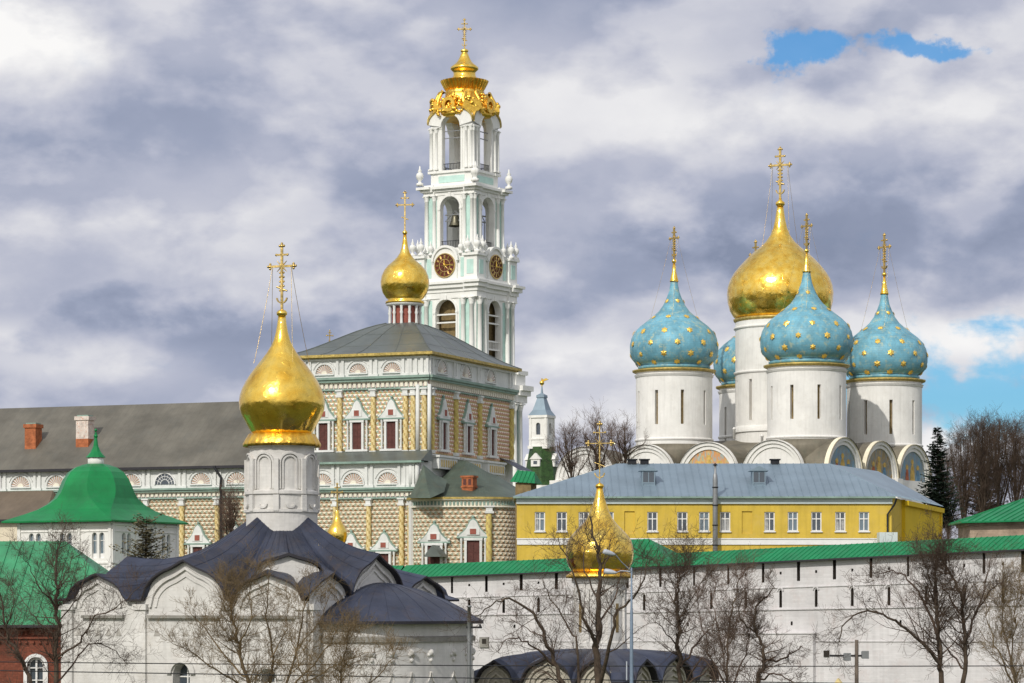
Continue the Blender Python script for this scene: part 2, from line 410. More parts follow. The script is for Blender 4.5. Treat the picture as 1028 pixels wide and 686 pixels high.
M['stone_band'] = mat('grey_drip_ledge', (.27, .26, .235), .85, 0, .2, 1.5, .2, 5)
M['loophole_shade'] = mat('shade_dark_loophole_plaster', (.10, .085, .07), .95, 0, .2, 2, 0)  # shade of the deep loopholes put into the colour of their reveals
M['dull'] = mat('dull_cream_plaster', (.46, .43, .36), .93, 0, .15, .9, .25, 5, streak=.35, stain=(.34, .30, .24), stain_amt=.5)
M['iron'] = mat('dark_iron', (.03, .032, .036), .55, .5, .2, 3, .1, 8)
M['galv'] = mat('grey_painted_metal', (.27, .28, .29), .5, .5, .1, 1.5, .05, 6)
M['lampblue'] = mat('blue_grey_lamp_post_paint', (.19, .25, .33), .5, .2, .12, 1.5, .05, 6)
M['lampwhite'] = mat('pale_lamp_housing', (.42, .45, .50), .5, .1, .06, 3, .02, 6)
M['wood'] = mat('weathered_pole_wood', (.13, .105, .085), .9, 0, .25, 3, .3, 10)
M['bell'] = mat('bell_bronze', (.16, .15, .11), .45, .8, .2, 3, .1, 6)
M['clock'] = mat('dark_red_clock_face', (.11, .022, .012), .6, 0, .1, 3, 0)
M['bark'] = mat('dark_tree_bark', (.075, .054, .038), .92, 0, .35, 3, .5, 9, stain=(.10, .085, .06), stain_amt=.6)
M['bark2'] = mat('olive_brown_bark', (.125, .090, .050), .92, 0, .3, 3, .4, 9)
M['bark3'] = mat('pale_brown_bark', (.185, .140, .100), .92, 0, .3, 3, .4, 9)
M['twig'] = mat('reddish_brown_twigs', (.15, .10, .075), .9, 0, .3, 1, 0)
M['twig2'] = mat('yellowish_brown_twigs', (.19, .135, .070), .9, 0, .3, 1, 0)
M['twig3'] = mat('dark_brown_twigs', (.095, .064, .046), .9, 0, .3, 1, 0)
M['needle'] = mat('dark_spruce_needles', (.022, .042, .024), .8, 0, .5, 1.2, 0)
M['needle2'] = mat('brownish_thuja_foliage', (.17, .145, .075), .8, 0, .5, 1.5, 0)
M['grass'] = mat('spring_grass', (.085, .105, .040), .95, 0, .3, .08, .4, 3, stain=(.13, .105, .06), stain_amt=.7)
M['asphalt'] = mat('asphalt', (.05, .05, .052), .9, 0, .15, .5, .3, 20)
M['kerb'] = mat('concrete_kerb', (.33, .32, .30), .9, 0, .1, 1, .2, 10)
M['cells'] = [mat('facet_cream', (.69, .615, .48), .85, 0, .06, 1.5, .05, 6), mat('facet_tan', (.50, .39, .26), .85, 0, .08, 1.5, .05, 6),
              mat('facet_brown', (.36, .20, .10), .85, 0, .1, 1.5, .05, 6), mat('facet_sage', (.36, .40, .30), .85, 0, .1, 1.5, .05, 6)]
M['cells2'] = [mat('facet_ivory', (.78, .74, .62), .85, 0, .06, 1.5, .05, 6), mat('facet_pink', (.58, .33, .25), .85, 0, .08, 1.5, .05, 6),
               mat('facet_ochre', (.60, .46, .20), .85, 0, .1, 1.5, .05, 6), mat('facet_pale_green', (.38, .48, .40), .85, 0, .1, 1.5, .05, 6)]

def glass(name, col, rough=.12):
    m = bpy.data.materials.new(name); m.use_nodes = True
    b = m.node_tree.nodes['Principled BSDF']
    b.inputs['Base Color'].default_value = (*col, 1); b.inputs['Roughness'].default_value = rough
    b.inputs['Specular IOR Level'].default_value = .8
    return m
M['glass'] = glass('dark_window_glass', (.06, .075, .095))
M['glass_b'] = glass('bluish_window_glass', (.14, .19, .23))
M['curtain'] = mat('curtain_behind_glass', (.38, .38, .37), .4, 0, .3, 3, 0)

def fresco_mat(name, cols, seed):
    m = bpy.data.materials.new(name); m.use_nodes = True
    t = m.node_tree; b = t.nodes['Principled BSDF']
    tc = N(t, 'ShaderNodeTexCoord'); mp = N(t, 'ShaderNodeMapping'); mp.inputs['Location'].default_value = (seed, 0, seed * 2); mp.inputs['Scale'].default_value = (1.5, 1.5, .7)
    L(t, tc.outputs['Object'], mp.inputs[0])
    n = N(t, 'ShaderNodeTexNoise'); n.inputs['Scale'].default_value = 1.1; n.inputs['Detail'].default_value = 4; L(t, mp.outputs[0], n.inputs['Vector'])
    k = len(cols)
    c = ramp(t, n.outputs[0], [(.30 + .40 * i / (k - 1), cols[i]) for i in range(k)])
    L(t, c, b.inputs['Base Color']); b.inputs['Roughness'].default_value = .85
    return m
M['fresco_warm'] = fresco_mat('warm_fresco', [(.16, .34, .40), (.55, .45, .22), (.62, .28, .10), (.30, .42, .42), (.70, .52, .22)], 3.0)
M['fresco_blue'] = fresco_mat('blue_fresco', [(.12, .24, .36), (.20, .34, .46), (.28, .30, .26), (.16, .28, .42), (.34, .24, .12)], 8.0)
M['fresco_brown'] = fresco_mat('brown_fresco', [(.24, .19, .10), (.34, .26, .14), (.20, .24, .26), (.42, .32, .17), (.26, .17, .09)], 5.0)
M['robe_red'] = mat('robe_red', (.46, .14, .07), .85, 0, .2, 2, 0)
M['robe_gold'] = mat('robe_gold', (.62, .42, .12), .85, 0, .2, 2, 0)
M['robe_blue'] = mat('robe_blue', (.12, .24, .36), .85, 0, .2, 2, 0)

# ------------------------------------------------------------------ ground
def gz(x, y):
    def sm(a, b, v):
        q = max(0.0, min(1.0, (v - a) / (b - a))); return q * q * (3 - 2 * q)
    h = (CZ - 1.7) * (1 - sm(8, 66, y))
    h += 4.0 * sm(198, 222, y)
    return h
def build_ground():
    xs = [-3500, -1500, -700, -350, -200, -120, -70, -40, -20, -10, 0, 10, 20, 40, 70, 120, 200, 350, 700, 1500, 3500]
    ys = [-800, -200, -60, -20, 0, 8, 14, 20, 26, 32, 38, 44, 50, 56, 62, 68, 90, 130, 170, 190, 198, 202, 206, 210, 214, 218, 222, 260, 330, 450, 700, 1200, 2500, 6000]
    mb = MB(); ids = [[mb.av((x, y, gz(x, y))) for x in xs] for y in ys]
    for j in range(len(ys) - 1):
        for i in range(len(xs) - 1): mb.idx([ids[j][i], ids[j][i+1], ids[j+1][i+1], ids[j+1][i]], 0, True)
    o = mb.build('ground', M['grass']); o['kind'] = 'structure'
    mb = MB(); mb.face([(-300, 148, .04), (300, 148, .04), (300, 157, .04), (-300, 157, .04)])
    o = mb.build('road', M['asphalt']); o['kind'] = 'structure'
    mb = MB(); mb.box(-300, 300, 147.7, 148, 0, .14); mb.box(-300, 300, 157, 157.3, 0, .14)
    o = mb.build('kerb', M['kerb']); o['kind'] = 'structure'
build_ground()

# ------------------------------------------------------------------ shared pieces
def ogive(t, k=1.0):
    """keel-arch height for t in -1..1"""
    a = abs(t)
    return max(0.0, (sqrt(max(0, 1 - a ** 2)) * .84 + .16 * max(0, 1 - a / .38) ** 1.5)) * k

def cross(mbname, parent, x, y, z, h, rz=0.0, mat_=None, rich=True, chains=None, th=None):
    """orthodox cross with trefoil ends, rays and crescent"""
    mb = MB(); th = th or h * .017
    mb.T = lambda p: (x + p[0] * cos(rz) - p[1] * sin(rz), y + p[0] * sin(rz) + p[1] * cos(rz), z + p[2])
    w = h * .20
    mb.box(-th, th, -th, th, 0, h)
    zc = h * .68
    mb.box(-w, w, -th, th, zc - th, zc + th)
    for dx, dz in ((-w, zc), (w, zc), (0, h)):
        mb.sphere((dx, 0, dz), h * .030, 6)
        for a in range(3):
            b = (0 if dx > 0 else pi) if dz == zc else pi / 2
            b += (a - 1) * pi / 2
            mb.sphere((dx + cos(b) * h * .035, 0, dz + sin(b) * h * .035), h * .022, 6)
    mb.box(-w * .48, w * .48, -th, th, h * .86 - th * .8, h * .86 + th * .8)
    for k in (-1, 1): mb.sphere((k * w * .48, 0, h * .86), h * .022, 6)
    mb.tube([(-w * .45, 0, h * .36), (w * .45, 0, h * .29)], th * .8, 5)
    if rich:
        mb.arc_band(0, h * .19, h * .075, h * .095, -th, th, pi * 1.02, pi * 1.98, 8)
        for k in range(4):
            a = pi / 4 + k * pi / 2
            mb.tube([(0, 0, zc), (cos(a) * h * .12, 0, zc + sin(a) * h * .12)], [th * .9, th * .25], 4)
        for k in range(5): 
            for q in (-1, 1): mb.sphere((q * th * 1.9, 0, h * (.3 + k * .07)), th * 1.0, 5)
    o = mb.build('cross', mat_ or M['gold_cross'], parent)
    if chains:
        R, zd = chains
        for k in range(4):
            a = pi / 4 + k * pi / 2 + rz
            s0 = Vector((x + w * .8 * cos(rz) * (1 if k in (0, 3) else -1), y + w * .8 * sin(rz) * (1 if k in (0, 3) else -1), z + zc))
            e0 = Vector((x + R * cos(a), y + R * sin(a), zd))
            c = MB(); pts = []
            for q in range(9):
                f = q / 8; p = s0.lerp(e0, f); p.z -= 4 * f * (1 - f) * h * .06; pts.append(p)
            c.tube(pts, h * .0028 + .004, 3); c.build('chain', M['gold_cross'], parent)
    return o

def facade_T(x0, y0, ang):
    c, s = cos(ang), sin(ang)
    return lambda p: (x0 + p[0] * c - p[1] * s, y0 + p[0] * s + p[1] * c, p[2])

def urn(parent, loc, h, mt):
    mb = MB()
    mb.lathe([(.22*h, 0), (.22*h, .12*h), (.10*h, .16*h), (.08*h, .24*h), (.2*h, .36*h), (.24*h, .5*h), (.19*h, .62*h), (.08*h, .68*h), (.13*h, .74*h), (.05*h, .84*h), (.02*h, 1.0*h)], 0, 0, 10)
    return mb.build('urn', mt, parent, loc=loc)

def column_mesh(parent, h, r, mt, name='column'):
    mb = MB()
    mb.box(-r*1.5, r*1.5, -r*1.5, r*1.5, 0, r*.8)
    mb.lathe([(r*1.3, r*.8), (r*1.25, r*1.3), (r, r*1.6), (r*1.02, h*.4), (r*.86, h - r*3.2), (r*1.0, h - r*3.1), (r*.95, h - r*2.8), (r*1.35, h - r*1.2), (r*1.5, h - r*.5)], 0, 0, 12)
    mb.box(-r*1.6, r*1.6, -r*1.6, r*1.6, h - r*.5, h)
    return mb.build(name, mt, parent)

# ------------------------------------------------------------------ bell tower
def bell_tower():
    D = 430.0
    th = -radians(31)
    w = Pw(466.3, HOR, D)
    R = Root('bell_tower', 'tall white and mint five-tiered baroque bell tower with a gold crown and clocks', 'bell tower', (w.x, w.y, 4.0), th)
    s = D / FPX
    Z = lambda py: R.Z(py)
    W, G = M['tower_white'], M['mint']
    faces = [0, pi/2, pi, -pi/2]
    def rotT(a):
        c, q = cos(a), sin(a)
        return lambda p: (p[0]*c - p[1]*q, p[0]*q + p[1]*c, p[2])
    def tier_shell(name, a, zb, zt, aw, za, zs_top, depth=.9, panel=None):
        mb = MB()
        for f in faces:
            mb.T = rotT(f)
            h = [(-aw, aw, za, zs_top, True)]
            mb.wall(-a, a, zb, zt, h, y=-a, depth=depth, seg=12)
            mb.wall(-a + depth, a - depth, zb, zt, h, y=-a + depth, reveal=False, seg=12)
            # archivolt + keystone + jamb strips
            mb.arc_band(0, zs_top - aw, aw + .02, aw + .34, -a - .14, -a + .05, n=14)
            mb.box(-.22, .22, -a - .26, -a, zs_top - .05, zs_top + .6)
            for q in (-1, 1): mb.box(min(q*(aw+.02), q*(aw+.3)), max(q*(aw+.02), q*(aw+.3)), -a - .12, -a + .04, za, zs_top - aw)
            for q in (-1, 1): mb.box(min(q*(aw-.02), q*(aw+.42)), max(q*(aw-.02), q*(aw+.42)), -a - .2, -a + .04, zs_top - aw - .28, zs_top - aw)
        mb.T = None
        mb.box(-a + depth, a - depth, -a + depth, a - depth, za - .5, za - .25)
        o = mb.build(name, W, R)
        # mint panels in the corners and spandrels
        if panel is False: return o
        for f in faces:
            for q in (-1, 1):
                mb = MB(rotT(f))
                x0, x1 = sorted((q * (aw + .62), q * (a - .25)))
                mb.box(x0, x1, -a - .05, -a + .02, zb + .2, zs_top - .1)
                mb.build('mint_panel', G, R)
        return o
    def cornice(rows, name='cornice'):
        """rows: (half width, z0, z1) square slabs with projecting corner breaks"""
        mb = MB()
        for a, z0, z1, c in rows:
            mb.box(-a, a, -a, a, z0, z1)
            if c:
                for sx in (-1, 1):
                    for sy in (-1, 1):
                        x0, x1 = sorted((sx * (a * .62), sx * (a + c))); y0, y1 = sorted((sy * (a * .62), sy * (a + c)))
                        mb.box(x0, x1, y0, y1, z0 + .003, z1 + .003)
        return mb.build(name, [W], R)
    # hidden lowest body and tier 1
    a1 = 5.9
    mb = MB(); mb.box(-7.4, 7.4, -7.4, 7.4, -.5, Z(500)); mb.build('base_storey', W, R)
    tier_shell('arcade_storey', a1, Z(500), Z(392), 1.9, Z(485), Z(405))
    cornice([(a1 + .3, Z(404), Z(397), .5), (a1 + .6, Z(397), Z(392), .6), (a1 + 1.0, Z(392), Z(387), .5), (a1 + .3, Z(387), Z(376), .3), (a1 + .6, Z(376), Z(372), .3)])
    # tier 2 (blind arches with floors)
    a2 = 5.1
    tier_shell('arcade_storey', a2, Z(380), Z(296), 1.72, Z(362), Z(304))
    cornice([(a2 + .15, Z(303), Z(297), .35), (a2 + .3, Z(297), Z(293), .4), (a2 + .65, Z(293), Z(289), .45), (a2 + .95, Z(289), Z(286.5), .45), (a2 + .4, Z(286.5), Z(284), .3)])
    for f in faces:
        mb = MB(rotT(f))
        for zz in (318, 326, 344, 352): mb.box(-1.72, 1.72, -a2 + .25, -a2 + .6, Z(zz + 1.4), Z(zz))
        for k in range(9): mb.box(-1.6 + k*.4 - .05, -1.6 + k*.4 + .05, -a2 + .35, -a2 + .45, Z(352), Z(344))
        mb.build('balustrade', W, R)
    mb = MB(); mb.box(-a2 + 1.6, a2 - 1.6, -a2 + 1.6, a2 - 1.6, Z(380), Z(300)); mb.build('inner_core', M['stone_dk'], R)
    # clock tier
    a3 = 5.05
    mb = MB()
    mb.box(-a3, a3, -a3, a3, Z(285), Z(259))
    for f in faces:
        mb.T = rotT(f)
        mb.box(-2.0, 2.0, -a3 - .25, -a3 + .1, Z(284), Z(266))
        mb.prism([(2.0*cos(pi*k/12), Z(266) + 2.0*sin(pi*k/12)) for k in range(13)], -a3 - .25, -a3 + .6)
        mb.arc_band(0, Z(266), 1.95, 2.3, -a3 - .5, -a3 + .5, n=14)
    mb.T = None
    for sx in (-1, 1):
        for sy in (-1, 1):
            x0, x1 = sorted((sx*3.4, sx*(a3+.55))); y0, y1 = sorted((sy*3.4, sy*(a3+.55)))
            mb.box(x0, x1, y0, y1, Z(285), Z(262))
            x0, x1 = sorted((sx*3.2, sx*(a3+.85))); y0, y1 = sorted((sy*3.2, sy*(a3+.85)))
            mb.box(x0, x1, y0, y1, Z(262), Z(259.5))
    mb.build('clock_storey', W, R)
    for f in faces:
        for q in (-1, 1):
            x0, x1 = sorted((q*2.5, q*3.3)); mb = MB(rotT(f)); mb.box(x0, x1, -a3 - .06, -a3 + .01, Z(282), Z(263)); mb.build('mint_panel', G, R)
            x0, x1 = sorted((q*3.9, q*5.0)); mb = MB(rotT(f)); mb.box(x0, x1, -a3 - .61, -a3 - .5, Z(280), Z(266)); mb.build('mint_panel', G, R)
    for f in faces[:2] + faces[3:]:
        T = rotT(f)
        mb = MB(T)
        zc = Z(270.3); rc = 1.66
        mb.prism([(rc*cos(2*pi*k/28), zc + rc*sin(2*pi*k/28)) for k in range(28)], -a3 - .36, -a3 - .25)
        c = mb.build('clock_face', M['clock'], R)
        mb = MB(T)
        mb.arc_band(0, zc, rc - .03, rc + .12, -a3 - .44, -a3 - .3, 0, 2*pi, 28)
        mb.arc_band(0, zc, rc*.52, rc*.58, -a3 - .40, -a3 - .36, 0, 2*pi, 24)
        for k in range(12):
            a = 2*pi*k/12
            for o_ in (-.06, .06):
                p0 = (rc*.64*cos(a+o_), zc + rc*.64*sin(a+o_)); p1 = (rc*.9*cos(a+o_*.8), zc + rc*.9*sin(a+o_*.8))
                mb.tube([(p0[0], -a3-.40, p0[1]), (p1[0], -a3-.40, p1[1])], .075, 4)
        for k in range(8):
            a = 2*pi*k/8; mb.tube([(0, -a3-.39, zc), (rc*.5*cos(a), -a3-.39, zc + rc*.5*sin(a))], [.07, .02], 4)
        mb.build('numeral_ring', M['gold_cross'], c)
        mb = MB(T)
        mb.tube([(0, -a3-.45, zc), (rc*.82, -a3-.45, zc + .05)], [.09, .03], 5)
        mb.tube([(0, -a3-.45, zc), (-.1, -a3-.45, zc + rc*.5)], [.11, .04], 5)
        mb.build('clock_hands', M['gold'], c)
    # tier 3 with bells
    a4 = 3.95
    tier_shell('arcade_storey', a4, Z(262), Z(194), 1.66, Z(252), Z(200.5), depth=.8)
    cornice([(a4 + .1, Z(199), Z(195.5), .3), (a4 + .35, Z(195.5), Z(193), .4), (a4 + .75, Z(193), Z(190.5), .45), (a4 + .3, Z(190.5), Z(188.5), .2)])
    # tier 4
    a5 = 3.55
    tier_shell('arcade_storey', a5, Z(190), Z(119), 1.58, Z(174.5), Z(119.5), depth=.75, panel=False)
    cornice([(a5 + .25, Z(176.5), Z(174), .1)], 'string_course')
    for f in faces: mb = MB(rotT(f)); mb.box(-2.2, 2.2, -a5 - .07, -a5, Z(186), Z(179.5)); mb.build('mint_panel', G, R)
    # raised gables of the top tier
    def gcurve(t): # t 0..pi -> outer edge of the gable
        return (3.62*cos(t)*(1 + .03*abs(cos(t))**4), Z(127.5) + (Z(112) - Z(127.5))*sin(t)**.85)
    for f in faces:
        mb = MB(rotT(f)); y0, y1 = -a5 - .30, -a5 + .02
        n = 20; zsp = Z(119.5) - 1.58
        for k in range(n):
            t0, t1 = pi*k/n, pi*(k+1)/n
            p0, p1 = (1.6*cos(t0), zsp + 1.6*sin(t0)), (1.6*cos(t1), zsp + 1.6*sin(t1))
            o0, o1 = gcurve(t0), gcurve(t1)
            mb.face([(p0[0], y0, p0[1]), (p1[0], y0, p1[1]), (o1[0], y0, o1[1]), (o0[0], y0, o0[1])])
            mb.face([(p0[0], y0, p0[1]), (p1[0], y0, p1[1]), (p1[0], y1, p1[1]), (p0[0], y1, p0[1])])
            mb.face([(o0[0], y0, o0[1]), (o1[0], y0, o1[1]), (o1[0], y1 + .8, o1[1]), (o0[0], y1 + .8, o0[1])])
        for q in (-1, 1):
            x0, x1 = sorted((q*1.6, q*3.66)); mb.box(x0, x1, y0 + .004, y1, Z(131), zsp)
        mb.arc_band(0, zsp, 1.62, 1.9, y0 - .10, y0, n=14)
        g = mb.build('arched_gable', W, R)
        mb = MB(rotT(f))
        for k in range(n):
            o0, o1 = gcurve(pi*k/n), gcurve(pi*(k+1)/n)
            q0, q1 = (o0[0]*1.04, o0[1] + .26), (o1[0]*1.04, o1[1] + .26)
            mb.face([(o0[0], y0 - .2, o0[1]), (o1[0], y0 - .2, o1[1]), (q1[0], y0 - .2, q1[1]), (q0[0], y0 - .2, q0[1])])
            mb.face([(q0[0], y0 - .2, q0[1]), (q1[0], y0 - .2, q1[1]), (q1[0]*.8, y0 + 1.5, q1[1] + .3), (q0[0]*.8, y0 + 1.5, q0[1] + .3)])
            mb.face([(o0[0], y0 - .2, o0[1]), (o1[0], y0 - .2, o1[1]), (o1[0], y0 + .1, o1[1]), (o0[0], y0 + .1, o0[1])])
        mb.build('gable_coping', M['goldtrim'], g)
    # columns
    spec = [(a1 + .42, Z(497), Z(405), .36, (.60, .84)), (a2 + .34, Z(378), Z(303), .34, (.58, .84)), (a4 + .22, Z(256), Z(199), .27, (.62, .92)), (a5 + .10, Z(173), Z(131.5), .22, (.70, .93))]
    for a, z0, z1, r, pos in spec:
        first = None
        for f in faces:
            T = rotT(f)
            for q in (-1, 1):
                for pz in pos:
                    p = T((q*pz*a, -a, z0))
                    if first is None: first = column_mesh(R, z1 - z0, r, W); first.location = p
                    else: inst(first, R, p, f)
    # urns
    u = None
    for a, z, h, ps in ((a4 + .85, Z(188.5), 2.9, (-.97, .97)), (a3 + .5, Z(259.5), 2.6, (-.98, -.72, .72)), (a3 + .1, Z(259.5), 2.1, (-.5, .5)), (a2 + .9, Z(284), .01, ())):
        for f in faces:
            T = rotT(f)
            for q in ps:
                p = T((q*a, -a, z))
                if u is None: u = urn(R, p, 1.0, W); u.scale = (h*.78, h*.78, h)
                else: inst(u, R, p, 0, (h*.78, h*.78, h))
    # railings in arches
    mb = MB()
    for a, z0, hw in ((a4, Z(252), 1.66), (a5, Z(174.5), 1.58)):
        for f in faces:
            mb.T = rotT(f)
            mb.box(-hw, hw, -a + .3, -a + .38, z0 + 1.05, z0 + 1.13)
            for k in range(12): mb.box(-hw + (k+.5)*2*hw/12 - .025, -hw + (k+.5)*2*hw/12 + .025, -a + .31, -a + .36, z0, z0 + 1.05)
    mb.build('railing', M['iron'], R)
    mb = MB()
    for f in faces[:2]:
        mb.T = rotT(f)
        for zz in (217, 223): mb.box(-1.66, 1.66, -a4 + 1.3, -a4 + 1.5, Z(zz + 1.2), Z(zz))
        mb.tube([(-1.4, -a4 + 1.4, Z(250)), (-1.4, -a4 + 1.4, Z(222)), (0, -a4 + 1.4, Z(214)), (1.4, -a4 + 1.4, Z(222)), (1.4, -a4 + 1.4, Z(250))], .09, 4)
        for zz in (134, 141): mb.box(-1.6, 1.6, -a5 + .5, -a5 + .62, Z(zz + .8), Z(zz))
    mb.build('bell_frame', M['galv'], R)
    bells = [(0, -a4 + 1.4, Z(216), 1.0), (a4 - 1.6, 0, Z(218), .7), (0, 1.0, Z(214), 1.3)]
    for bx, by, bz, r in bells:
        mb = MB()
        mb.lathe([(.05, 0), (.08, -.25*r), (.45*r, -.35*r), (.55*r, -.7*r), (.62*r, -1.2*r), (.85*r, -1.7*r), (1.0*r, -1.95*r), (.9*r, -1.9*r)], 0, 0, 18, cap=False)
        mb.tube([(0, 0, -.4*r), (0, 0, -2.1*r)], [.05, .14*r], 6)
        mb.build('bell', M['bell'], R, loc=(bx, by, bz))
    # gold crown
    c = MB()
    zt = Z
    prof = [(3.8, zt(121)), (4.1, zt(118)), (3.95, zt(114)), (3.5, zt(109)), (3.1, zt(104)), (2.9, zt(99)), (2.75, zt(95)), (2.9, zt(92.5))]
    c.lathe(prof, n=48, wob=lambda j, a: 1 + .07*sin(4*a + pi/2)*(1 if j < 4 else .4) + .03*sin(16*a))
    crown = c.build('gold_crown_base', M['gold2'], R)
    c = MB()
    c.lathe([(2.6, zt(93)), (2.85, zt(90)), (3.3, zt(84)), (3.42, zt(82)), (2.8, zt(80.6)), (1.8, zt(79.5))], n=180, sm=False, wob=lambda j, a: 1 + (.040*(1 if sin(30*a) > 0 else -1) if j in (1, 2, 3) else 0))
    c.build('fluted_crown', M['gold2'], R)
    c = MB()
    c.lathe([(2.1, zt(81)), (1.8, zt(78.5)), (1.62, zt(76)), (1.62, zt(73)), (1.8, zt(71.5)), (2.05, zt(70)), (2.05, zt(68)), (1.7, zt(66)), (1.35, zt(64.2)), (1.05, zt(62)), (.8, zt(59)), (.62, zt(56)), (.52, zt(54)), (.35, zt(53.5)), (.55, zt(52.3)), (.60, zt(51)), (.4, zt(49.7)), (.12, zt(48.9))], n=32)
    c.build('gold_lantern', M['gold'], R)
    random.seed(5)
    for k in range(4):
        f = faces[k]
        mb = MB(rotT(f))
        # cartouche over each arch
        for q in range(90):
            a = random.uniform(-.35, pi + .35); rr = random.uniform(.2, 2.15)
            hz = rr*sin(a)*1.15; kk = 1 - .16*max(0, hz); mb.sphere((rr*cos(a)*kk, -3.75 - random.uniform(.1, .6) + .40*max(0, hz), zt(113.5) + hz), random.uniform(.16, .36), 6)
        mb.arc_band(0, zt(109), .6, 1.1, -4.5, -3.9, 0, 2*pi, 14)
        mb.build('gold_cartouche', M['gold2'], R)
        mb = MB(rotT(f + pi/4))
        mb.prism([(-1.5, zt(113)), (-.6, zt(118)), (0, zt(122.5)), (.6, zt(118)), (1.5, zt(113)), (1.1, zt(105)), (-1.1, zt(105))], -4.95, -3.9)
        for q in range(26): mb.sphere((random.uniform(-1, 1), -4.55 - random.uniform(0, .4), zt(random.uniform(103, 113))), random.uniform(.18, .38), 6)
        for q in (-1, 1): mb.tube([(q*1.0, -4.3, zt(112)), (q*1.2, -4.2, zt(104)), (q*.8, -3.8, zt(98)), (q*.9, -3.5, zt(94)), (q*1.3, -3.4, zt(96))], [.25, .3, .3, .28, .2], 6)
        mb.build('gold_pendant', M['gold2'], R)
    cross('cross', R, 0, 0, zt(49.5), (49.5 - 20)*s, -th, rich=True, th=.09)
bell_tower()

# ------------------------------------------------------------------ refectory church
def cell_wall(mb, s0, s1, z0, z1, cw=.54, ch=.42, hgt=.11, Tc=None):
    """diamond rustication: staggered pyramids with four painted facets"""
    nz = max(1, int(round((z1 - z0) / ch))); ch = (z1 - z0) / nz
    ns = max(1, int(round((s1 - s0) / cw))); cw = (s1 - s0) / ns
    for j in range(nz):
        off = 0 if j % 2 == 0 else -cw / 2
        for i in range(ns + (1 if j % 2 else 0)):
            a = max(s0, s0 + i*cw + off); b = min(s1, s0 + (i+1)*cw + off)
            c, d = z0 + j*ch, z0 + (j+1)*ch
            m = ((a+b)/2, -hgt, (c+d)/2)
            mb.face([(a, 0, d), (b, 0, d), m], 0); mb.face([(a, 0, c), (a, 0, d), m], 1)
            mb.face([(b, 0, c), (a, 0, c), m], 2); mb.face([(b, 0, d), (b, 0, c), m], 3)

def shell(parent, T, x, z, r, dark=False):
    mb = MB(T)
    mb.arc_band(x, z, r, r + .14, -.16, .02, n=14, m=0)
    n = 11
    for k in range(n):
        a0 = pi*k/n; a1 = pi*(k+1)/n; am = (a0+a1)/2; g = .22*(a1-a0)
        rr = r*.97
        p = lambda a, q, y: (x + q*cos(a), y, z + q*sin(a))
        mb.face([p(a0, .18*r, -.01), p(a0, rr, -.01), p(a0+g, rr, -.02), p(a0+g, .18*r, -.02)], 1)
        mb.face([p(a1, .18*r, -.01), p(a1, rr, -.01), p(a1-g, rr, -.02), p(a1-g, .18*r, -.02)], 1)
        mb.face([p(a0+g, .18*r, -.02), p(a0+g, rr*.95, -.02), p(am, rr, -.12), p(am, .18*r, -.03)], 0)
        mb.face([p(a1-g, .18*r, -.02), p(a1-g, rr*.95, -.02), p(am, rr, -.12), p(am, .18*r, -.03)], 0)
    mb.prism([(x + .32*r*cos(pi*k/8), z + .32*r*sin(pi*k/8)) for k in range(9)], -.12, 0, 2)
    mb.box(x - r - .14, x + r + .14, -.2, .02, z - .14, z)
    return mb.build('shell_niche', [M['ref_white'] if not dark else M['wframe'], M['shellrib'] if not dark else M['glass'], M['cells2'][0]], parent)

def fan_window(parent, T, x, z, r):
    mb = MB(T)
    mb.prism([(x + r*cos(pi*k/12), z + r*sin(pi*k/12)) for k in range(13)], -.06, 0, 0)
    mb.arc_band(x, z, r, r + .14, -.18, .02, n=14, m=1)
    for q in (.42, .72): mb.arc_band(x, z, r*q, r*q + .05, -.12, -.05, n=12, m=1)
    for k in range(1, 8):
        a = pi*k/8; mb.tube([(x + .4*r*cos(a), -.09, z + .4*r*sin(a)), (x + r*cos(a), -.09, z + r*sin(a))], .03, 4, 1)
    return mb.build('fan_window', [M['glass'], M['wframe']], parent)

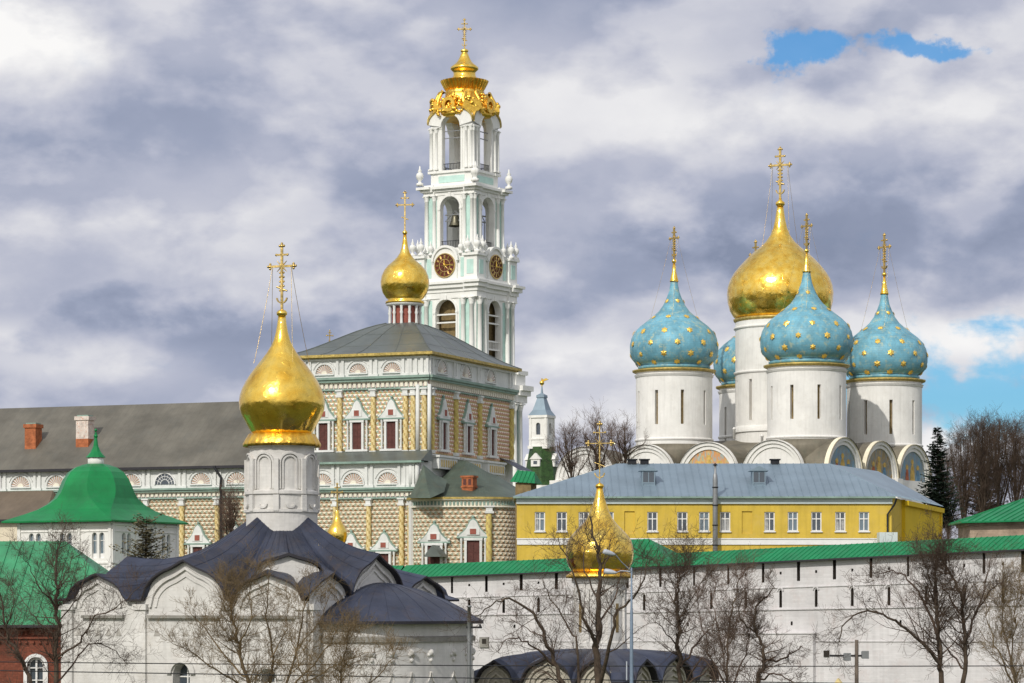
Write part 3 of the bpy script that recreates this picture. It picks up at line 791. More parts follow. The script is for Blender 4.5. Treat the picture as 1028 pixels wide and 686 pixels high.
def ornate_window(parent, T, x, z0, z1, w, ph, small=1.0, pw=None, col='shutter'):
    """framed window with colonnettes and an ogee pediment with a little red panel"""
    f = MB(T); b = .24*small
    f.box(x - w/2 - b, x - w/2, -.42, 0, z0, z1 + b); f.box(x + w/2, x + w/2 + b, -.42, 0, z0, z1 + b)
    f.box(x - w/2 - b*1.2, x + w/2 + b*1.2, -.46, 0, z1, z1 + b*1.1)
    f.box(x - w/2 - b*3.0, x + w/2 + b*3.0, -.50, 0, z0 - .22, z0)
    for q in (-1, 1):
        cx = x + q*(w/2 + b*2.3)
        f.lathe([(.10, z0), (.14, z0 + .2), (.09, z0 + .35), (.12, (z0+z1)/2), (.09, z1 - .2), (.15, z1 + .1), (.15, z1 + b)], cx, -.28, 8)
    win = f.build('window', M['ref_white'], parent)
    sh = MB(T); sh.box(x - w/2, x + w/2, -.20, 0, z0, z1)
    sh.box(x - .03, x + .03, -.24, -.20, z0, z1)
    for k in (1, 2, 3): sh.box(x - w/2, x + w/2, -.225, -.20, z0 + (z1-z0)*k/4 - .03, z0 + (z1-z0)*k/4 + .03)
    sh.build('shutter', M[col], win)
    hw = (pw or (w/2 + b*3.6)); zp = z1 + b*1.6
    p = MB(T)
    def og(k, off=0):
        pts = []
        for q in range(9):
            t = q/8
            pts.append(((hw + off)*(1 - t)**.75*(1 - .35*sin(t*pi)) , zp + (ph + off)*(t**.85)))
        return [(x - a, c) for a, c in pts] + [(x + a, c) for a, c in pts[::-1][1:]]
    p.prism(og(0, .16), -.30, 0, 1)
    p.prism(og(0, -.02), -.40, -.29, 0)
    p.box(x - hw - .15, x + hw + .15, -.48, 0, zp - .16, zp, 1)
    p.box(x - hw*.42, x + hw*.42, -.46, -.40, zp + ph*.10, zp + ph*.48, 0)
    p.box(x - hw*.20, x + hw*.20, -.49, -.40, zp + ph*.14, zp + ph*.44, 2)
    p.sphere((x, -.2, zp + ph + .22), .16, 6, 1)
    for q in (-1, 1): p.sphere((x + q*hw, -.3, zp + .2), .15, 6, 0)
    p.build('pediment', [M['ref_white'], M['green_trim'], M['redsq']], win)

def pilaster(parent, T, x, z0, z1, r=.27, col='pil', twist=True):
    mb = MB(T)
    mb.box(x - r*1.35, x + r*1.35, -r*1.6, 0, z0 - .35, z0, 1)
    n = 10; seg = max(6, int((z1 - z0) / .28)) if twist else 1
    rings = []
    for j in range(seg + 1):
        z = z0 + (z1 - z0)*j/seg; rr = []
        for k in range(n):
            a = 2*pi*k/n; q = r*(1 + (.13*sin(a*2 + j*1.3) if twist else 0))
            rr.append((x + q*cos(a), -r*.75 + q*sin(a), z))
        rings.append(rr)
    ids = [[mb.av(p) for p in rr] for rr in rings]
    for j in range(seg):
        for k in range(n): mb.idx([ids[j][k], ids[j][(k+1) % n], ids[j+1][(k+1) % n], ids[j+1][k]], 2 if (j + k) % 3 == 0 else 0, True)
    mb.box(x - r*1.35, x + r*1.35, -r*1.9, 0, z1, z1 + .22, 1)
    mb.box(x - r*1.0, x + r*1.0, -r*1.6, 0, z1 + .22, z1 + .62, 1)
    mb.box(x - r*1.5, x + r*1.5, -r*2.0, 0, z1 + .62, z1 + .78, 1)
    return mb.build('pilaster', [M[col], M['ref_white'], M['pil2']], parent)

def facade(R, T, s0, s1, zs, shells, wins, pils, cells, wh=None, win_w=1.0, ph=2.1, shell_r=.98, cap=None, fan=(), win_z=None, colr='pil', frieze=True):
    """zs: base, top of rusticated field, cornice bottom, cornice top, attic top"""
    z0, zf, zc0, zc1, zt = zs
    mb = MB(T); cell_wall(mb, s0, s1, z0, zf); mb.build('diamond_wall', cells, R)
    mb = MB(T); mb.wall(s0, s1, zf, zt, y=-.02); mb.build('attic_wall', M['ref_white'], R)
    mb = MB(T)
    e = .25
    mb.box(s0 - e, s1 + e, -.45, 0, zc0, zc0 + (zc1-zc0)*.5); mb.box(s0 - e - .1, s1 + e + .1, -.62, 0, zc0 + (zc1-zc0)*.5, zc1)
    mb.box(s0 - .1, s1 + .1, -.28, 0, zf - .02, zf + .12)
    mb.build('cornice', M['green_trim'], R)
    if frieze:
        mb = MB(T); n = int((s1 - s0) / .52)
        hz = (zc0 - zf)
        for k in range(n):
            x = s0 + (k + .5)*(s1 - s0)/n
            mb.box(x - .16, x + .16, -.18, -.02, zf + .22, zc0 - .12, 0)
            mb.box(x - .26, x - .17, -.06, -.02, zf + .16, zc0 - .06, 1)
        mb.box(s0, s1, -.24, -.02, zc0 - .10, zc0, 0)
        mb.build('frieze', [M['cells2'][0], M['redsq']], R)
    mb = MB(T)
    for x in pils:
        for q in (-.3, .3): mb.box(x + q - .15, x + q + .15, -.22, -.02, zc1, zt - .12)
        mb.box(x - .55, x + .55, -.30, -.02, zc1, zc1 + .25)
    for x in shells: mb.arc_band(x, zc1 + .45, shell_r + .32, shell_r + .42, -.14, -.02, .35, pi - .35, 10)
    mb.box(s0, s1, -.26, -.02, zt - .22, zt)
    mb.build('attic_strips', M['ref_white'], R)
    Ts = lambda p: T((p[0], p[1] - .02, p[2]))
    for x in shells: shell(R, Ts, x, zc1 + .42, shell_r)
    for x in fan: fan_window(R, Ts, x, zc1 + .42, shell_r)
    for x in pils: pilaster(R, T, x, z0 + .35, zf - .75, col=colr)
    for x in wins: ornate_window(R, T, x, win_z[0], win_z[1], win_w, ph)

def refectory():
    D = 300.0; th = -radians(22)
    w = Pw(430, HOR, D)
    R = Root('refectory_church', 'large ornate refectory church with diamond patterned walls, long grey roof and one gold cupola', 'church', (w.x, w.y, 4.0), th)
    Z = R.Z
    Ld = 15.4; Dp = R.Y(515, 0)
    # ---- upper block
    zs = (Z(455), Z(389.5), Z(381.5), Z(376.5), Z(357))
    FT = lambda p: (p[0], p[1], p[2])
    ST = lambda p: (-p[1], p[0], p[2])
    xs = [R.X(v) for v in (326, 359.7, 394)]
    ps = [R.X(v) for v in (309, 342, 375.5, 408, 415.5)] + [-.35]
    facade(R, FT, -Ld, 0, zs, xs, xs, ps[:5] + [ps[5]], M['cells2'], win_w=1.05, ph=1.9, win_z=(Z(450), Z(422.5)), colr='pil')
    ys = [R.Y(v) for v in (443.5, 468, 492)]
    pys = [.5] + [R.Y(v) for v in (456, 480)] + [Dp - .9]
    facade(R, ST, 0, Dp, zs, [R.Y(v) for v in (443, 467.5, 492)], ys, pys, M['cells2'], win_w=1.1, ph=2.1, win_z=(Z(450), Z(422.5)), colr='pilg', shell_r=1.3)
    mb = MB(); mb.box(-Ld, -.03, .03, Dp, 0, Z(357)); 
    mb.build('upper_walls', M['ref_white'], R)
    mb = MB(); 
    mb.lathe([(.22, Z(452)), (.22, Z(386))], -1.1, -.2, 10); mb.lathe([(.2, Z(452)), (.2, Z(386))], .2, -.2, 10)
    mb.build('corner_column', M['ref_white'], R)
    # balcony strip under right windows
    mb = MB(ST)
    for c in ys: 
        mb.box(c - 2.4, c + 2.4, -.75, 0, Z(470), Z(458.5), 0); mb.box(c - 2.6, c + 2.6, -.9, 0, Z(458.5), Z(456.5), 1)
        for k in range(7): mb.box(c - 1.9 + k*.6, c - 1.6 + k*.6, -.8, -.74, Z(468), Z(461), 2)
    mb.build('window_ledge', [M['ref_white'], M['ref_white'], M['cells2'][2]], R)
    # ---- upper roof : curved hip with four creased sides
    ov = .75; cx, cy = -Ld/2, Dp/2
    zE = Z(353.5); zA = CZ + (HOR - 319)*(D + 6.5)/FPX - 4.0
    rings = []
    for k in range(11):
        t = k/10
        a = (Ld/2 + ov)*(1 - t) + 1.55*t; b = (Dp/2 + ov)*(1 - t) + 1.55*t
        h = zE + (zA - zE)*(.62*t + .38*(sin(pi*(t - .5))*.5 + .5))*1.0
        rr = []
        for q in range(8):
            rr.append((cx - a + 2*a*q/8, cy - b, h))
        for q in range(8): rr.append((cx + a, cy - b + 2*b*q/8, h))
        for q in range(8): rr.append((cx + a - 2*a*q/8, cy + b, h))
        for q in range(8): rr.append((cx - a, cy + b - 2*b*q/8, h))
        rings.append(rr)
    mb = MB(); mb.rings(rings, 0, False, cap=True)
    for k in range(0, 32, 2): mb.tube([(rr_[k][0], rr_[k][1], rr_[k][2] + .01) for rr_ in rings], .03 if k % 8 else .06, 4)
    for j in (3, 6): mb.tube([(p[0], p[1], p[2] + .005) for p in rings[j] + rings[j][:1]], .02, 4)
    mb.build('upper_roof', M['roof_ref'], R)
    mb = MB()
    x0, x1, y0, y1 = cx - Ld/2 - ov, cx + Ld/2 + ov, cy - Dp/2 - ov, cy + Dp/2 + ov
    for (a, b, c, d) in ((x0, x1, y0, y0 + .12), (x0, x1, y1 - .12, y1), (x0, x0 + .12, y0 + .12, y1 - .12), (x1 - .12, x1, y0 + .12, y1 - .12)):
        mb.box(a, b, c, d, zE - .26, zE + .02)
    mb.box(x0 + .3, x1 - .3, y0 + .3, y1 - .3, zE - .36, zE - .16)
    mb.build('gilded_eave', M['goldtrim'], R)
    # ---- drum and cupola
    s = (D + 6.5)/FPX
    zq = lambda py: CZ + (HOR - py)*s - 4.0
    rr = 16.0*s
    wc = R.hit(406.5, 320, y=cy); dx, dy = wc.x, cy
    mb = MB(); mb.lathe([(rr*.86, zq(322)), (rr*.86, zq(299))], dx, dy, 24, sm=False); mb.build('drum', M['redsq'], R)
    mb = MB()
    for k in range(12):
        a = 2*pi*k/12 + .2
        mb.lathe([(.22, zq(321)), (.16, zq(318.5)), (.13, zq(310)), (.2, zq(308)), (.13, zq(306)), (.18, zq(301)), (.22, zq(299))], dx + rr*cos(a), dy + rr*sin(a), 8)
    mb.lathe([(rr*1.12, zq(322)), (rr*1.12, zq(320))], dx, dy, 24)
    mb.lathe([(rr*1.05, zq(301)), (rr*1.22, zq(299.5)), (rr*1.22, zq(297.5)), (rr*.9, zq(297))], dx, dy, 24)
    mb.build('drum_colonnette', M['ref_white'], R)
    prof = [(15, 299), (20, 298), (20, 296), (17, 294.5), (19.5, 292), (22.8, 287), (24.7, 281), (25, 275.5), (24, 269.5), (21.6, 264), (17.6, 259), (12.6, 254.8), (8.4, 250.6), (5.3, 246), (3.4, 240), (2.3, 233), (1.6, 227)]
    mb = MB(); mb.lathe([(r*s, zq(y)) for r, y in prof], dx, dy, 48); mb.sphere((dx, dy, zq(225)), 2.6*s, 12)
    mb.build('onion_dome', M['gold'], R)
    cross('cross', R, dx, dy, zq(223), 39*s, -th*0.6, rich=False, th=.07)
    # ---- lower wing + long hall (front plane y = -2.5)
    yf = -2.5
    LT = lambda p: (p[0], p[1] + yf, p[2])
    xr = R.X(421, yf); 
    Zl = lambda py: Z(py, -3.0, yf)
    zs2 = (Zl(592), Zl(500.5), Zl(493.5), Zl(489.5), Zl(464))
    xl = R.X(-90, yf)
    sh = [R.X(v, yf) for v in (324, 355, 389.5)]
    pl = [R.X(v, yf) for v in (302, 371, 404, 412.5)]
    facade(R, LT, R.X(290, yf), xr, zs2, sh, [R.X(353.5, yf), R.X(386.5, yf)], [R.X(337.5, yf)] + pl, M['cells'], win_w=1.15, ph=1.7, win_z=(Zl(585), Zl(556)), colr='pil', shell_r=1.12)
    # hall
    Zh = lambda py: Z(py, -22.0, yf)
    zs3 = (Zh(592), Zh(500.0), Zh(493.5), Zh(489.5), Zh(466.5))
    shx = [R.X(v, yf) for v in (-60, -20, 21, 57, 94, 132, 202, 238, 272)]
    fan = [R.X(166, yf)]
    pls = [R.X(v, yf) for v in (-40, 3, 38, 75, 112, 147.5, 183.5, 219, 255)]
    facade(R, LT, xl, R.X(290, yf) - .01, zs3, shx, [R.X(v, yf) for v in (57, 94, 130, 166, 200, 237)], pls, M['cells'], win_w=1.15, ph=1.9, win_z=(Zh(578), Zh(549)), shell_r=1.15, fan=fan)
    mb = MB(); mb.box(xl, -Ld - .05, yf + .05, 17, 0, Zh(467)); mb.box(-Ld - .05, xr - .03, yf + .05, 0, 0, Zl(466)); mb.build('hall_walls', M['ref_white'], R)
    # white corner column, right end wall of the wing
    mb = MB(); mb.wall(0, 2.5, Zl(592), Zl(464)); 
    mb2 = MB(lambda p: (xr - p[1], yf + p[0], p[2])); mb2.wall(0, 2.5, Zl(592), Zl(464)); mb2.box(.2, .6, -.15, 0, Zl(592), Zl(466)); mb2.build('end_wall', M['ref_white'], R)
    mb = MB(); mb.lathe([(.26, Zl(592)), (.24, Zl(500))], xr - .05, yf - .12, 10); mb.lathe([(.22, Zl(490)), (.22, Zl(466))], xr - .9, yf - .12, 10); mb.lathe([(.22, Zl(490)), (.22, Zl(466))], xr - .2, yf - .12, 10); mb.build('corner_column', M['ref_white'], R)
    # lean-to roof of the wing
    ze = Zl(463); zu = Z(451.5, -3, 0)
    mb = MB(); xa = -Ld - .4; xb = xr + .5
    mb.face([(xa, yf - .7, ze), (xb, yf - .7, ze), (xb - .3, -.05, zu), (xa, -.05, zu)]); mb.face([(xb, yf - .7, ze), (xb, -.05, ze), (xb - .3, -.05, zu)])
    mb.box(xa, xb, yf - .7, yf - .62, ze - .22, ze - .003, 1); mb.box(xa, xb, yf - .62, yf, ze - .2, ze - .1, 1)
    mb.build('lean_to_roof', [M['roof_ref'], M['green_trim']], R)
    # long roof
    xe = -Ld - .35
    yr = 6.0
    zr = Z(402.5, -22, yr); ze = Z(467.5, -22, yf - .6)
    mb = MB()
    mb.face([(xl, yf - .7, ze), (xe, yf - .7, ze), (xe, yr, zr), (xl, yr, zr)]); mb.face([(xl, yr, zr), (xe, yr, zr), (xe, 17, ze), (xl, 17, ze)])
    mb.face([(xe, yf - .7, ze), (xe, 17, ze), (xe, yr, zr)])
    mb.box(xl, xe, yf - .75, yf - .65, ze - .28, ze, 1); mb.box(xl, xe, yf - .65, yf, ze - .26, ze - .12, 1)
    mb.build('long_roof', [M['roof_long'], M['edge_dark']], R)
    # chimneys
    for (px, py, hh, wv, mt) in ((31.5, 451, 2.8, .68, 'orange_brick'), (83, 449, 3.4, .75, 'brickcap')):
        x = R.X(px, 0); zb = R.Z(py, x, -.4)
        yy = yf - .7 + (yr - yf + .7)*(zb - ze)/(zr - ze)
        zz = R.Z(py, x, yy); yy = yf - .7 + (yr - yf + .7)*(zz - ze)/(zr - ze)
        mb = MB(); mb.box(x - wv, x + wv, yy, yy + 1.3, zz - .3, zz + hh - .5); mb.box(x - wv*1.18, x + wv*1.18, yy - .12, yy + 1.42, zz + hh - .5, zz + hh - .1)
        mb.box(x - wv*.9, x + wv*.9, yy + .1, yy + 1.2, zz + hh - .1, zz + hh + .05, 1)
        if mt == 'brickcap': mb.box(x - wv - .01, x + wv + .01, yy - .01, yy + 1.31, zz - .3, zz + .9, 2)
        mb.build('chimney', [M[mt], M['green_trim'], M['orange_brick']], R, 'orange brick roof chimney' if mt == 'orange_brick' else 'chimney of bare orange brick below and pale plaster above')
    # downpipe
    x = R.X(219, yf); xq = R.X(224, yf)
    mb = MB(); mb.tube([(x, yf - .75, Zh(468)), (x, yf - .8, Zh(470)), (xq, yf - .45, Zh(480)), (xq, yf - .6, Zh(491)), (xq, yf - .45, Zh(494)), (xq, yf - .42, Zh(590))], .14, 8)
    mb.build('downpipe', M['iron'], R)
    # brown lean-to at the far left
    yg = -9.0
    xg1 = R.X(56, yf); 
    mb = MB()
    zu = R.Z(493.5, xg1 - 6, yf); zl = R.Z(522, xg1 - 6, yg)
    mb.face([(xl, yg, zl), (xg1 + 2.5, yg, zl), (xg1, yf - .6, zu), (xl, yf - .6, zu)], 0); mb.face([(xg1 + 2.5, yg, zl), (xg1 + 2.5, yf - .6, zl), (xg1, yf - .6, zu)], 0)
    mb.box(xl, xg1 + 2.4, yg, yg + .1, zl - .3, zl - .003, 1)
    mb.build('porch_roof', [M['roof_brown'], M['edge_dark']], R)
    mb = MB(); mb.box(xl, xg1 + 1.8, yg + .7, yf - .1, 0, zl - .05); mb.build('porch_walls', M['cells'][0], R)
    # ---- rounded annex on the right side
    A0 = 300.0 - 3.0
    def annex():
        cxp, Dc = 466.8, 299.0
        wc = Pw(cxp, HOR, Dc)
        c, q = cos(th), sin(th)
        dv = Vector((wc.x, wc.y, 0)) - Vector((R.loc.x, R.loc.y, 0))
        ctr = Vector((c*dv.x + q*dv.y, -q*dv.x + c*dv.y))
        hw = 5.38; dep = 4.6
        # plan in view-aligned frame, then turned into the church frame (yaw removed)
        def plan(t, k=1.0):
            e = .62
            x = hw*k*(abs(cos(t))**e)*(1 if cos(t) > 0 else -1); y = -dep*k*(abs(sin(t))**e)
            al = radians(-7)
            x, y = x*cos(al) - y*sin(al), x*sin(al) + y*cos(al)
            return (ctr.x + c*x + q*y, ctr.y - q*x + c*y)
        n = 72
        # arc-length table
        tt = [pi - pi*k/400 for k in range(401)]; pp = [plan(t) for t in tt]; ac = [0]
        for k in range(400): ac.append(ac[-1] + sqrt((pp[k+1][0]-pp[k][0])**2 + (pp[k+1][1]-pp[k][1])**2))
        tot = ac[-1]
        def at(s_):
            s_ = max(0, min(tot, s_)); lo, hi = 0, 400
            while hi - lo > 1:
                m = (lo + hi)//2
                if ac[m] <= s_: lo = m
                else: hi = m
            f = (s_ - ac[lo])/max(1e-9, ac[hi]-ac[lo]); a, b = pp[lo], pp[hi]
            dx, dy = b[0]-a[0], b[1]-a[1]; l = sqrt(dx*dx+dy*dy) or 1
            return a[0]+dx*f, a[1]+dy*f, dx/l, dy/l
        def AT(p):
            x, y, tx, ty = at(p[0]); nx, ny = -ty, tx   # inward normal
            return (x + nx*p[1], y + ny*p[1], p[2])
        za = lambda py: CZ + (HOR - py)*(295.5)/FPX - 4
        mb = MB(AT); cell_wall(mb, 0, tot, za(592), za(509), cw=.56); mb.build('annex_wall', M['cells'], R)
        mb = MB(AT)
        nn = 90
        for k in range(nn):
            a, b = tot*k/nn, tot*(k+1)/nn
            mb.face([(a, 0, za(509)), (b, 0, za(509)), (b, 0, za(500)), (a, 0, za(500))], 0)
            mb.box(a, b, -.3, 0, za(509.6), za(508.6), 0)
            mb.box(a, b, -.3, 0, za(502.4), za(501), 0)
            if k % 2 == 0: mb.box(a, b, -.12, 0, za(507.5), za(503.5), 1)
        mb.build('annex_frieze', [M['cells2'][0], M['green_trim']], R)
        # find s for a pixel
        def sfor(px):
            best = min(range(401), key=lambda k: abs(514 + FPX*((R.loc.x + c*pp[k][0] - q*pp[k][1]))/(R.loc.y + q*pp[k][0] + c*pp[k][1]) - px) + (0 if 20 < k < 380 else 50))
            return ac[best]
        for v in (436.5, 475.5): ornate_window(R, AT, sfor(v), za(590), za(548) if v < 450 else za(543), 1.25, 1.75)
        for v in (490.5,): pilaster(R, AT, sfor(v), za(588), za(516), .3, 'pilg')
        mb = MB(AT)
        s0 = sfor(413.5); mb.box(s0 - .15, s0 + .5, -.3, 0, za(592), za(500)); mb.build('annex_corner', M['ref_white'], R)
        # tent roof with two lobes
        rr = []
        ze = za(499.5)
        def lerp(a, b, t): return a + (b - a)*t
        apx = []
        for px_, py_ in ((425, 466), (440, 477), (458, 466), (470, 462), (486, 470)):
            pass
        N_ = 60
        ring0 = []; ring1 = []; ring2 = []; 
        c1 = ctr
        crest = [(413.5, 486), (424.5, 466.5), (434, 473), (444, 479), (452, 471), (461, 462.5), (469, 462.5), (479, 468), (488, 473.5), (500, 478), (516, 488), (531, 497)]
        def crest_at(px):
            for a, b in zip(crest[:-1], crest[1:]):
                if a[0] <= px <= b[0]: return lerp(a[1], b[1], (px - a[0])/(b[0] - a[0]))
            return crest[0][1] if px < crest[0][0] else crest[-1][1]
        for k in range(N_ + 1):
            t = pi - pi*k/N_
            e = plan(t, 1.08); 
            ring0.append((e[0], e[1], ze))
            i = plan(t, .55); pxk = 514 + FPX*(R.loc.x + c*i[0] - q*i[1])/(R.loc.y + q*i[0] + c*i[1])
            # back line: same sideways position but against the church wall
            xk = lerp(-hw*1.0, hw*1.12, k/N_)
            bx, by = xk, 5.0
            X_, Y_ = ctr.x + c*bx + q*by, ctr.y - q*bx + c*by
            wx, wy = R.loc.x + c*X_ - q*Y_, R.loc.y + q*X_ + c*Y_
            pb = 514 + FPX*wx/wy
            zb = CZ + (HOR - crest_at(pb))*wy/FPX - 4
            ring2.append((X_, Y_, zb))
            mid = (lerp(e[0], X_, .55), lerp(e[1], Y_, .55), lerp(ze, zb, .48))
            ring1.append(mid)
        mb = MB(); mb.rings([ring0, ring1, ring2], 0, False, closed=False)
        ring3 = [(p[0] + q*4, p[1] + c*4, p[2] - .3) for p in ring2]
        mb.rings([ring2, ring3], 0, False, closed=False)
        und = [(p[0], p[1], p[2] - .2) for p in ring0]
        mb.rings([ring0, und], 1, False, closed=False)
        und2 = [(lerp(p[0], ctr.x, .12), lerp(p[1], ctr.y, .12), p[2]) for p in und]
        mb.rings([und, und2], 1, False, closed=False)
        mb.build('annex_roof', [M['roof_annex'], M['goldtrim']], R)
        def lp(px, py, D_):
            p = Pw(px, py, D_) - R.loc; return (c*p.x + q*p.y, -q*p.x + c*p.y, p.z)
        ap = lp(425, 466.5, 296.6); bs = [lp(411.5, 498, 297.5), lp(411.5, 500.2, 294.6), lp(419, 500.2, 292.6), (lp(432, 500.2, 292.2)), lp(446, 494, 294.5), lp(449, 482, 297.5), lp(440, 478, 299.5)]
        mb = MB()
        for a_, b_ in zip(bs[:-1], bs[1:]):
            am = [(a_[k]*.55 + ap[k]*.45) for k in range(3)]; bm = [(b_[k]*.55 + ap[k]*.45) for k in range(3)]; am[2] -= .22; bm[2] -= .22
            mb.face([a_, b_, bm, am]); mb.face([am, bm, ap])
        mb.build('annex_side_roof', M['roof_annex'], R)
        # brick roof chimney
        bx = R.hit(469, 493, y=ctr.y - 2.6)
        mb = MB(); x, y, z = bx.x, bx.y, bx.z
        mb.box(x - .6, x + .6, y, y + 1.1, z - .2, z + 1.35); mb.box(x - .68, x + .68, y - .08, y + 1.18, z + .35, z + .5); mb.box(x - .72, x + .72, y - .1, y + 1.2, z + 1.35, z + 1.55)
        for k in (-1, 1): mb.box(x + k*.28 - .16, x + k*.28 + .16, y - .02, y, z + .6, z + 1.2, 1)
        mb.build('chimney', [M['orange_brick'], M['shutter']], R, 'orange brick chimney on the rounded annex roof')
        # little porch roof over the wall top
        bx = R.hit(434, 553.5, y=ctr.y - dep - 2.2)
        mb = MB(); x, y, z = bx.x, bx.y, bx.z
        mb.prism([(x - .95, z - .55), (x - .5, z + .05), (x, z + .62), (x + .5, z + .05), (x + .95, z - .55)], y, y + 1.8)
        mb.build('small_dormer_roof', M['roof_ref'], R)
    annex()
    # dark bracket roof and far drain on the right end
    mb = MB(); b = R.hit(507, 470, x=.2)
    mb.face([(0, b.y - 1.2, R.Z(460, 0, b.y)), (0, Dp, R.Z(463, 0, Dp)), (2.4, Dp, R.Z(474, 0, Dp)), (2.4, b.y - 1.2, R.Z(473, 0, b.y))])
    mb.build('side_porch_roof', M['roof_dark'], R)
refectory()

# ------------------------------------------------------------------ cathedral
def onion(R, cx, cy, s, zq, prof, mt, name='onion_dome', n=56):
    mb = MB(); mb.lathe([(r*s, zq(y)) for r, y in prof], cx, cy, n)
    return mb.build(name, mt, R)

def drum_wall(R, cx, cy, r, z0, z1, slits, sw, sz0, sz1, mt, phase=0.0, name='drum', inner='stone_dk', depth=.45):
    """round drum with real slit openings"""
    per = 2*pi*r
    T = lambda p: (cx + (r - p[1])*cos(p[0]/r + phase), cy + (r - p[1])*sin(p[0]/r + phase), p[2])
    mb = MB(T)
    holes = [(per*(k + .5)/slits - sw/2, per*(k + .5)/slits + sw/2, sz0, sz1, False) for k in range(slits)]
    mb.wall(0, per, z0, z1, holes, depth=depth, xc=[per*k/64 for k in range(65)])
    o = mb.build(name, mt, R)
    mb = MB(); mb.lathe([(r - depth + .01, z0), (r - depth + .01, z1)], cx, cy, 48, cap=False); mb.build('slit_backing', M[inner], o)
    return o

def cathedral():
    th = -radians(34)
    c, q = cos(th), sin(th)
    # F drum
    DF = 347.0
    wF = Pw(809.8, HOR, DF)
    R = Root('assumption_cathedral', 'white five domed cathedral with one gold and four star-strewn turquoise domes', 'cathedral', (wF.x, wF.y, 4.0), th)
    a = 18.2; b = 20.2
    cen = {'F': (0, 0), 'L': (-a, 0), 'R': (0, b), 'B': (-a, b), 'C': (-a/2, b/2)}
    def depth(x, y): return R.loc.y + q*x + c*y
    prof_blue = [(33, 0), (36, 1), (36.5, 3), (34.5, 4), (38, 6), (42.3, 11), (44.3, 18), (44.4, 25), (42.8, 32), (39.4, 38.5), (34, 44), (27.6, 49), (21.2, 54), (15.6, 59), (11.2, 65), (7.8, 72), (5.2, 79), (3.9, 86), (3.4, 90)]
    specs = {'L': (675, 372, 443, 38.3, 1.0, 91, 33), 'F': (808.5, 367, 441, 39.5, 1.05, 94, 41), 'R': (886.5, 382, 449, 37.5, .97, 88, 38), 'B': (752, 388, 440, 36.5, .95, 86, 36)}
    cross_top = {'L': 229, 'F': 216, 'R': 236, 'B': 243}
    for key, (px, yt, yb, r, k, _, _) in specs.items():
        x, y = cen[key]
        D_ = depth(x, y); s = D_/FPX; zq = lambda py: CZ + (HOR - py)*s - 4.0
        drum_wall(R, x, y, r*s, zq(yb + 8), zq(yt + 1), 9, .42, zq(yt + 56), zq(yt + 22), M['white'], phase=-th - pi/2 + radians({'L': -10.5, 'F': -7.5, 'R': -17, 'B': 0}[key]), name='drum')
        mb = MB(); mb.lathe([(r*s + .02, zq(yt + 8)), (r*s + .12, zq(yt + 7.4)), (r*s + .12, zq(yt + 6)), (r*s + .22, zq(yt + 5.4)), (r*s + .02, zq(yt + 5))], x, y, 56, cap=False)
        mb.build('drum_moulding', M['white'], R); mb = MB(); mb.lathe([(r*s + .05, zq(yb + 1)), (r*s + .16, zq(yb)), (r*s + .16, zq(yb - 1.2)), (r*s + .02, zq(yb - 2))], x, y, 56, cap=False)
        mb.build('drum_moulding', M['white'], R)
        mb = MB(); mb.lathe([(r*s + .1, zq(yt + 3.2)), (r*s + .42, zq(yt + 2)), (r*s + .46, zq(yt + .4)), (r*s - .3, zq(yt - .6))], x, y, 56)
        mb.build('gilded_cornice', M['goldtrim'], R)
        # dome
        tip = yt - prof_blue[-1][1]*k
        dome = onion(R, x, y, s, zq, [(rr*k, yt - h*k) for rr, h in prof_blue], M['blue_dome'])
        sk = MB()
        top = cross_top[key]
        yc = tip - 18*k
        sk.lathe([(4.5*k*s, zq(tip + 1)), (4.3*k*s, zq(tip)), (2.2*k*s, zq(tip - 9)), (1.1*s, zq(yc))], x, y, 16)
        sk.sphere((x, y, zq(yc - 1.6)), 2.3*s, 10)
        sk.build('gold_finial', M['gold'], R)
        cross('cross', R, x, y, zq(yc - 3), (yc - 3 - top)*s, -th - radians(52), rich=True, chains=(r*.62*s, zq(yt - 52*k)) if key in 'LRF' else None, th=.10)
        # stars
        st = MB(); rows = [(6, 10, 0), (14, 10, 18), (25, 10, 0), (37, 10, 18), (52, 8, 0), (69, 5, 18)]
        P2 = [(rr*k*s, zq(yt - h*k)) for rr, h in prof_blue]
        hs = [h for rr, h in prof_blue]
        for h, n, ph in rows:
            i = max(j for j in range(len(hs) - 1) if hs[j] <= h)
            f = (h - hs[i])/(hs[i+1] - hs[i]); r0 = P2[i][0] + (P2[i+1][0] - P2[i][0])*f; z0 = P2[i][1] + (P2[i+1][1] - P2[i][1])*f
            sl_ = Vector((P2[i+1][0] - P2[i][0], P2[i+1][1] - P2[i][1])).normalized()
            for e in range(n):
                an = 2*pi*e/n + radians(ph) + (0 if key == 'F' else .3)
                R3 = Vector((cos(an), sin(an), 0)); U = Vector((sl_.x*cos(an), sl_.x*sin(an), sl_.y)); V = Vector((-sin(an), cos(an), 0)); Nn = V.cross(U)
                if Nn.dot(R3) < 0: Nn = -Nn
                cc = Vector((x, y, 0)) + R3*r0 + Vector((0, 0, z0))
                tip_r = .43*(1 if h < 60 else .75)*random.uniform(.85, 1.05); an += random.uniform(-.06, .06)
                ctr = cc + Nn*.16; ids = [st.av(ctr)]
                for w_ in range(12):
                    rad = tip_r if w_ % 2 == 0 else tip_r*.66; aa = pi*w_/6
                    ids.append(st.av(cc + Nn*.05 + U*rad*cos(aa) + V*rad*sin(aa)))
                for w_ in range(12): st.idx([ids[0], ids[1 + w_], ids[1 + (w_+1) % 12]])
        st.build('gilded_stars', M['star'], dome)
    # centre drum + gold dome
    x, y = cen['C']; D_ = depth(x, y); s = D_/FPX; zq = lambda py: CZ + (HOR - py)*s - 4.0
    drum_wall(R, x, y, 45*s, zq(448), zq(322), 11, .42, zq(424), zq(383), M['white'], phase=-th - pi/2 + radians(3))
